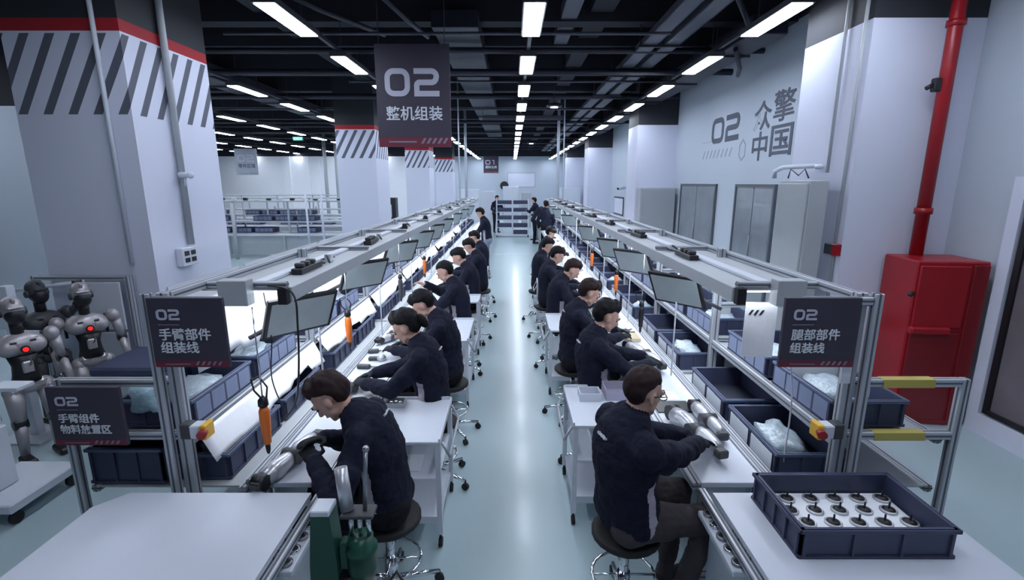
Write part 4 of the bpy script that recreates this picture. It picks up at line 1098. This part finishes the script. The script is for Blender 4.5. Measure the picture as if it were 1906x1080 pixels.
for i, (s, y0, y1) in enumerate([(-1, 2.76, 3.38), (-1, 4.75, 5.55), (-1, 8.7, 9.2), (-1, 6.4, 6.8), (1, 2.97, 3.6), (1, 5.1, 5.75), (1, 9.0, 9.8), (1, 7.6, 8.0)]):
    a, b = (.44, .93) if s < 0 else (.40, .95)
    if i in (1, 5): b = .86
    x0, x1 = (-b, -a) if s < 0 else (a, b)
    trolley(x0, x1, y0, y1, 'white steel trolley in the aisle, %s from the camera end beside the %s' % (ORD[{0: 0, 1: 1, 3: 2, 2: 3, 4: 0, 5: 1, 7: 2, 6: 3}[i]], LN[s]))
def small_box(label, x, y, z, w_, d_, h, m, cat='box', name='parts_box'):
    t = thing(name, label, cat, (x, y, z))
    b = MB().box(-w_/2, w_/2, -d_/2, d_/2, 0, .006)
    for q in (1, -1): b.box(q*w_/2-.004, q*w_/2+.004, -d_/2, d_/2, 0, h); b.box(-w_/2, w_/2, q*d_/2-.004, q*d_/2+.004, 0, h)
    b.build('bin', m, t)
    if h > .03:
        for k in range(3): MB().lathe([(.008, .006), (.018, .008), (.018, .022), (.01, .026)], ((k-1)*w_*.25, .01*(k % 2), 0), seg=10).build('contents', steel, t)
small_box('small clear parts box on the near leg line trolley', .57, 3.40, .745, .15, .13, .06, whitep)
small_box('lilac parts box against the leg line bench on the near trolley', .80, 3.45, .745, .22, .2, .07, mat('lilac', (.42, .40, .52), .5))
small_box('small grey parts box on the near arm line trolley', -.83, 3.28, .745, .13, .1, .035, greyp)
small_box('small pale parts box on the second arm line trolley', -.75, 5.85, .745, .16, .16, .05, whitep)
small_box('small pale parts box on the second leg line trolley', .55, 6.1, .745, .2, .2, .05, whitep)
t = thing('marker_pen', 'red and white marker pen leaning on the near arm line trolley', 'pen', (-.90, 3.0, .745))
MB().tube((0, 0, .0), (.01, .02, .10), .008, seg=8).build('barrel', whitep, t); MB().tube((.01, .02, .10), (.014, .028, .14), .009, seg=8).build('cap', mat('pink', (.6, .06, .12), .5), t)
o = MB().box(-.86, -.60, 2.86, 3.06, .482, .486).build('paper_sheet', sheet); tag(o, 'white paper on the middle shelf of the near arm line trolley', 'paper')
o = MB().box(.55, .85, 3.1, 3.35, .483, .56, bev=.01).build('white_parcel', sheet); tag(o, 'white parcel on the middle shelf of the near leg line trolley', 'parcel')

# ------------------------------------------------------------------ green press
t = thing('press', 'green bench press with steel lever standing in the aisle beside the arm line', 'press', (-.66, 1.70, 0))
MB().box(-.20, .22, -.22, .16, 0, .42, bev=.01).build('stand', whitep, t)
MB().box(-.13, .15, -.2, .15, .42, .47, bev=.01).build('base', green, t)
MB().prism([(-.16, .47), (-.04, .47), (-.04, .80), (-.055, 1.02), (-.13, 1.02), (-.15, .80)], .0, .085, 'y').build('column', green, t)
MB().box(-.13, -.055, -.002, .087, 1.02, 1.045, bev=.004).build('cap_plate', whitep, t)
MB().lathe([(.01, .72), (.055, .72), (.06, .76), (.06, .83), (.065, .835), (.065, .85), (.05, .86), (.05, .90), (.01, .90)], (.045, .05, 0), seg=20).build('head', green, t)
MB().box(-.04, .0, .02, .08, .76, .88, bev=.008).build('head_arm', green, t)
for x in (.01, .045, .08): MB().tube((x, .05, .89), (x, .05, 1.0), .010, seg=10).build('guide_rod', chrome, t)
MB().box(-.02, .11, .01, .09, 1.0, 1.015, bev=.003).build('guide_plate', dkgrey, t)
MB().tube((.0, .05, 1.015), (-.03, .09, 1.18), .026, seg=14).build('cylinder', part_m, t)
MB().tube((.07, .05, 1.015), (.085, .06, 1.27), .009, seg=10).ball((.087, .06, 1.28), .014).build('lever', steel, t)
MB().tube((-.01, .04, .50), (-.01, .04, .72), .034, seg=14).tube((-.01, .04, .66), (-.01, .04, .74), .042, seg=14).build('motor', blk, t)
MB().tube((.07, .03, .47), (.07, .03, .70), .034, seg=16).build('cylinder', part_m, t)
MB().lathe([(.02, .47), (.06, .47), (.065, .60), (.05, .66), (.02, .67)], (.15, .05, 0), seg=18).build('cylinder', steel, t)
MB().path([(.14, .05, .66), (.18, .06, .72), (.21, .06, .66), (.20, .06, .58)], .007, seg=6).build('hose', blk, t)
MB().prism([(-.09, .47), (.05, .47), (.02, .62), (-.03, .64)], -.10, -.06, 'y').build('foot_casting', green, t)

# ------------------------------------------------------------------ humanoid robots and stands at the far left
silver = mat('robot_silver', (.40, .38, .40), .35, .35, var=.2, vscale=10)
def robot(label, loc, rz, arm_up=False, dark=False):
    t = thing('humanoid_robot', label, 'robot', loc, rz); sh = silver if not dark else dkgrey
    # faces +x ; head
    h = MB(); h.ball((0, 0, 1.29), (.085, .072, .10), seg=20); h.ball((-.02, 0, 1.33), (.08, .074, .075), seg=18); h.build('head', sh, t)
    MB().ball((.035, 0, 1.255), (.062, .066, .075), seg=18).build('visor', blk, t)
    MB().box(.05, .10, -.05, .05, 1.315, 1.335, bev=.008).box(.0, .07, -.012, .012, 1.36, 1.395, bev=.006).build('brow_plate', sh, t)
    for s in (1, -1): MB().tube((-.01, s*.065, 1.28), (-.01, s*.085, 1.28), .032, seg=14).build('ear_cap', dkgrey, t)
    MB().tube((0, 0, 1.10), (0, 0, 1.21), .042, seg=14).tube((-.03, 0, 1.1), (-.035, 0, 1.2), .015, seg=8).build('neck', blk, t)
    c = MB(); c.ball((.0, 0, 1.01), (.105, .165, .10), seg=22); c.ball((.03, .075, 1.00), (.08, .085, .075), seg=18); c.ball((.03, -.075, 1.00), (.08, .085, .075), seg=18)
    c.box(-.09, .05, -.12, .12, .93, 1.09, bev=.03); c.build('chest', sh, t)
    MB().tube((.10, 0, .985), (.122, 0, .985), .019, seg=18).build('chest_light', redglow, t)
    MB().tube((.09, 0, .985), (.116, 0, .985), .030, seg=18).build('light_ring', blk, t)
    for s in (1, -1): MB().box(.07, .105, s*.06-.02, s*.06+.02, 1.04, 1.055, bev=.004).tube((-.02, s*.15, 1.08), (-.02, s*.15, .9), .012, seg=8).build('vent', blk, t)
    MB().path([(.06, .03, .93), (.10, .02, .86), (.09, -.02, .80), (.06, -.03, .74)], .008, seg=6).build('hose', dkgrey, t)
    MB().box(.05, .10, -.035, .035, .78, .88, bev=.01).build('belly_plate', sh, t)
    MB().lathe([(.10, .70), (.085, .76), (.078, .84), (.10, .93)], seg=18).build('abdomen', blk, t)
    MB().box(-.08, .08, -.11, .11, .62, .72, bev=.03).ball((0, 0, .66), (.09, .12, .07)).build('pelvis', sh, t)
    for s in (1, -1):
        a = MB(); a.ball((0, s*.205, 1.05), (.06, .055, .065), seg=16); a.build('shoulder', sh, t)
        up = arm_up and s > 0
        e = V((.10, s*.26, 1.12)) if up else V((-.02, s*.25, .82)); hnd = V((.24, s*.20, 1.32)) if up else V((.08, s*.26, .62))
        MB().tube((0, s*.215, 1.03), e, .042, .034, seg=14).build('upper_arm', sh, t)
        MB().tube(e+V((0, -.035, 0)), e+V((0, .035, 0)), .036, seg=16).build('elbow', blk, t)
        MB().tube(e, hnd, .034, .026, seg=14).build('forearm', sh if not dark else red, t)
        g = MB().box(-.02, .02, -.035, .035, -.05, .03, bev=.008, M=Matrix.Translation(hnd+(hnd-e).normalized()*.05))
        for q in range(4): g.tube(hnd+V((.0, -.027+q*.018, -.01))+(hnd-e).normalized()*.06, hnd+V((.02, -.027+q*.018, -.03))+(hnd-e).normalized()*.13, .008, seg=6)
        g.tube(hnd+V((.02, .04*s, 0)), hnd+V((.05, .05*s, -.05)), .009, seg=6); g.build('hand', blk, t)
        MB().tube((0, s*.10, .64), (.04, s*.11, .38), .068, .05, seg=16).ball((0, s*.10, .63), .072).build('thigh', sh, t)
        MB().tube((.04, s*.065, .36), (.04, s*.155, .36), .045, seg=16).build('knee', blk, t)
        MB().tube((.04, s*.11, .35), (0, s*.11, .08), .046, .032, seg=14).build('shin', sh, t)
        MB().box(-.06, .14, s*.11-.04, s*.11+.04, 0, .06, bev=.015).build('foot', blk, t)
    return t
robot('silver humanoid robot standing before the white board, red light on its chest', (-3.98, 4.45, 0), R(-38))
robot('silver and black humanoid robot at the picture edge, red light on its chest', (-4.02, 3.85, .0), R(-30))
robot('dark humanoid robot with one arm raised behind the other two', (-4.48, 4.55, .0), R(-20), True, True)
def frame_stand(label, x0, x1, y0, y1, h, shelf=None, name='frame_stand', cast=True):
    t = thing(name, label, 'frame', ((x0+x1)/2, (y0+y1)/2, 0)); z0 = .1 if cast else 0
    for x in (x0, x1):
        for y in (y0, y1):
            extr(MB(), x-.02, x+.02, y-.02, y+.02, z0, h, 'z').build('post', AL, t, W=True)
            if cast: MB().tube((x-.012, y, .045), (x+.012, y, .045), .045, seg=12).tube((x, y, .05), (x, y, .1), .01, seg=6).build('caster', blkr, t, W=True)
    for z in (h-.04, .14):
        extr(MB(), x0+.02, x1-.02, y0-.02, y0+.02, z, z+.04, 'x').build('rail', AL, t, W=True); extr(MB(), x0+.02, x1-.02, y1-.02, y1+.02, z, z+.04, 'x').build('rail', AL, t, W=True)
        extr(MB(), x0-.02, x0+.02, y0+.02, y1-.02, z, z+.04, 'y').build('rail', AL, t, W=True); extr(MB(), x1-.02, x1+.02, y0+.02, y1-.02, z, z+.04, 'y').build('rail', AL, t, W=True)
    return t
frame_stand('tall aluminium frame around the standing silver robot', -4.83, -3.88, 4.9, 4.94, 1.38, cast=False)
t = thing('white_board', 'pale panel board behind the standing silver robot', 'board', (-4.2, 4.86, .3))
MB().box(-.26, .26, -.01, .01, 0, .50, bev=.003).build('panel', whitep, t); MB().box(-.26, .26, -.01, .01, .53, 1.02, bev=.003).build('panel', whitep, t)
t = thing('support_column', 'white square column between the humanoid robots', 'column', (-4.42, 4.22, 0))
MB().box(-.04, .04, -.04, .04, .02, 1.42, bev=.004).build('post', whitep, t); MB().box(-.2, .2, -.2, .2, 0, .02).build('base', whitep, t)
MB().box(.04, .22, -.02, .02, .98, 1.01, bev=.003).build('bracket', whitep, t)
t = thing('robot_stand', 'white wheeled stand under the robot at the picture edge', 'stand', (-3.60, 3.22, 0))
MB().box(-.25, .22, -.28, .28, .10, .17, bev=.01).build('base', whitep, t)
MB().box(-.17, -.06, -.05, .05, .17, 1.25, bev=.008).build('column', whitep, t)
MB().box(-.26, .0, -.24, .02, .17, .62, bev=.01).build('cabinet', whitep, t)
MB().box(-.10, .12, .02, .16, .86, .89, bev=.005).build('tray', whitep, t)
for x in (-.2, .18):
    for y in (-.22, .22): MB().tube((x-.015, y, .045), (x+.015, y, .045), .045, seg=12).tube((x, y, .05), (x, y, .1), .01).build('caster', blkr, t)
pipe_thing('guard_rail', 'slanting white guard rail behind the robots', 'rail', [(-5.05, 4.86, 1.23), (-4.3, 4.86, 1.33)], .02, whitep)
t = thing('low_shelf', 'dark cloth covered low shelf behind the arm line end rack', 'shelf', (-3.2, 4.3, 0))
MB().box(-.45, .35, -.3, .3, .66, .74, bev=.02).build('top', crate_m, t); MB().box(-.42, .32, -.28, .28, 0, .66).build('body', greyp, t)

# ------------------------------------------------------------------ far side bay: another line seen between the pillars
def far_rack(label, x0, x1, y, hoodz=1.72, lev=((.75, 1), (1.12, 1)), seed=0):
    t = thing('storage_rack', label, 'rack', ((x0+x1)/2, y, 0)); L = x1-x0; n = max(2, int(L/1.6))
    for k in range(n+1):
        x = x0+k*L/n; MB().box(x-.025, x+.025, y, y+.05, 0, hoodz, bev=.004).build('post', alu, t, W=True); MB().box(x-.025, x+.025, y+.6, y+.65, 0, 1.4, bev=.004).build('post', alu, t, W=True)
    for z, _ in lev:
        MB().box(x0, x1, y+.002, y+.048, z-.05, z).build('shelf_rail', alu, t, W=True); MB().box(x0, x1, y+.05, y+.64, z-.02, z-.005).build('shelf_board', greyp, t, W=True)
    MB().box(x0, x1, y-.35, y+.1, hoodz, hoodz+.04, bev=.004).build('hood', greyp, t, W=True)
    MB().box(x0, x1, y-.45, y, .70, .74, bev=.004).build('worktop', top, t, W=True)
    for k in range(n+1): x = x0+k*L/n; MB().box(x-.02, x+.02, y-.43, y-.39, 0, .70).build('leg', alu, t, W=True)
    MB().box(x0, x1, y-.36, y-.34, .12, .66).build('skirt', greyp, t, W=True)
    return t
far_rack('long aluminium bench rack in the far bay, first row beyond the striped pillars', -10.4, -5.3, 15.6)
far_rack('long aluminium bench rack in the far bay, second row behind the first', -12.4, -6.0, 18.8)
far_rack('long aluminium bench rack in the far bay, third row near the white wall', -14, -7.5, 23)
n = 0
for (x0, x1, y) in ((-10.2, -5.5, 15.92), (-12.2, -6.2, 19.12)):
    k = int((x1-x0)/.68)
    for j in range(k):
        for z in (.752, 1.122):
            if (j*7+int(z*10)) % 5 == 0: continue
            crate((x0+.3+j*.68, y, z), 'dark crate on the far bay bench rack beyond the striped pillars', 'dark crates in the far bay', card=1, rz=PI/2)
rr = random.Random(5)
for k in range(14):
    x = -10+k*.36; y = 15.45
    o = MB().box(x-.06, x+.06, y-.05, y+.05, 1.761, 1.80+.05*rr.random(), bev=.01).build('parts_box', blk if k % 2 else whitep); tag(o, 'small box on top of the far bay bench hood', 'box', 'small boxes on the far bay hood')
for (x, lb) in ((-5.55, 'thin white pole in front of the far bay racks, next to the second striped pillar'), (-6.0, 'thin white pole in front of the far bay racks, second from the striped pillar')):
    pipe_thing('pole', lb, 'pole', [(x, 14.6, 0), (x, 14.6, 1.95)], .03, whitep)
pipe_thing('pole', 'grey round pole in front of the far bay racks', 'pole', [(-8.4, 15.0, 0), (-8.4, 15.0, 1.7)], .05, greyp)
struct('wall_far', MB().box(-26, -6.2, 33, 33.2, 0, 3.95).box(-26, -6.2, 33, 33.2, 3.95, 5.2, mi=1), [sheet, black], 'white wall of the far bay')
for i, (x, wd) in enumerate([(-14.6, .5), (-13.3, .35), (-12.6, .3)]):
    o = MB().box(x-wd/2, x+wd/2, 32.9, 33.0, 0, 3.95).build('wall_panel', sheet); tag(o, kind='structure')
for i, x in enumerate((-9.9, -9.3)):
    pipe_thing('pole', ['dark grey pole before the far bay wall, first of two', 'dark grey pole before the far bay wall, second of two'][i], 'pole', [(x, 27, 0), (x, 27, 5.2)], .09, greyp)
t = thing('display_screen', 'dark machine cabinet with a white framed screen beyond the second striped pillar', 'screen', (-4.5, 18.5, 0))
MB().box(-.35, .2, 0, .4, 0, 1.75, bev=.01).build('body', blk, t); MB().box(-.25, .05, -.02, 0, 1.05, 1.5).build('frame', whitep, t); MB().box(-.2, 0, -.025, -.02, 1.12, 1.43).build('screen', blk, t)

# vertical service poles at the far end of both lines
for i, (x, y, r) in enumerate([(-1.72, 19.0, .05), (-1.45, 14.0, .02), (1.50, 16.6, .05), (1.52, 15.0, .02)]):
    pipe_thing('service_pole', ['thick white service pole rising from the far end of the arm line', 'thin white service pole rising beside the hanging 02 sign', 'thick white service pole rising from the far end of the leg line', 'thin white service pole beside the thick one on the leg line'][i], 'pole', [(x, y, 1.75), (x, y, 5.2)], r, whitep)

# ------------------------------------------------------------------ far end: shelf rack and machines
t = thing('shelf_rack', 'white five-tier rack of crates across the far end of the aisle', 'rack', (0, 21.3, 0))
for x in (-.66, .03, .70):
    for y in (0, .5): MB().box(x-.02, x+.02, y, y+.04, .08, 1.6).build('post', whitep, t)
for x in (-.66, .70):
    for y in (.02, .52): MB().tube((x-.02, y, .04), (x+.02, y, .04), .04, seg=10).build('caster', blkr, t)
for z in (.12, .42, .75, 1.08, 1.40): MB().box(-.66, .70, 0, .54, z-.03, z, bev=.003).build('shelf', whitep, t)
for zi, z in enumerate((.12, .42, .75, 1.08, 1.40)):
    for xi, x in enumerate((-.32, .36)):
        if (zi, xi) == (0, 0): continue
        crate((x, 21.55, z), '%s crate on the %s tier of the far aisle rack' % (('inner', 'outer')[xi], ('bottom', 'second', 'middle', 'fourth', 'top')[zi]), rz=PI/2)
for i, (x0, x1, y, h, lb) in enumerate([(-1.5, -.85, 24, 1.9, 'white machine cabinet behind the far rack on the arm line side'), (-.5, .35, 27, 2.1, 'white machine behind the far aisle rack'), (.5, 1.0, 26, 1.8, 'grey machine behind the far aisle rack'),
                                    (1.5, 2.6, 24, 1.2, 'low white cabinet at the far end beside the long wall'), (2.9, 4.1, 30, 2.0, 'tall white cabinet far along the long wall'), (-3.2, -2.0, 30, 1.9, 'white cabinet far behind the arm line')]):
    cabinet(lb, x0, x1, y, y+.8, 0, h, 'y', whitep if i != 2 else greyp, name='machine_cabinet')
o = MB().tube((-.62, 40.9, 2.05), (-.62, 40.99, 2.05), .35, seg=16).build('wall_clock', blk); tag(o, 'small dark oval clock on the end wall', 'clock')
t = thing('whiteboard', 'faint framed board on the end wall above the rack', 'board', (.6, 40.97, 1.9))
MB().box(-1.0, 1.3, 0, .03, 0, 1.2).build('frame', greyp, t); MB().box(-.92, 1.22, -.01, 0, .08, 1.12).build('panel', wallw, t)
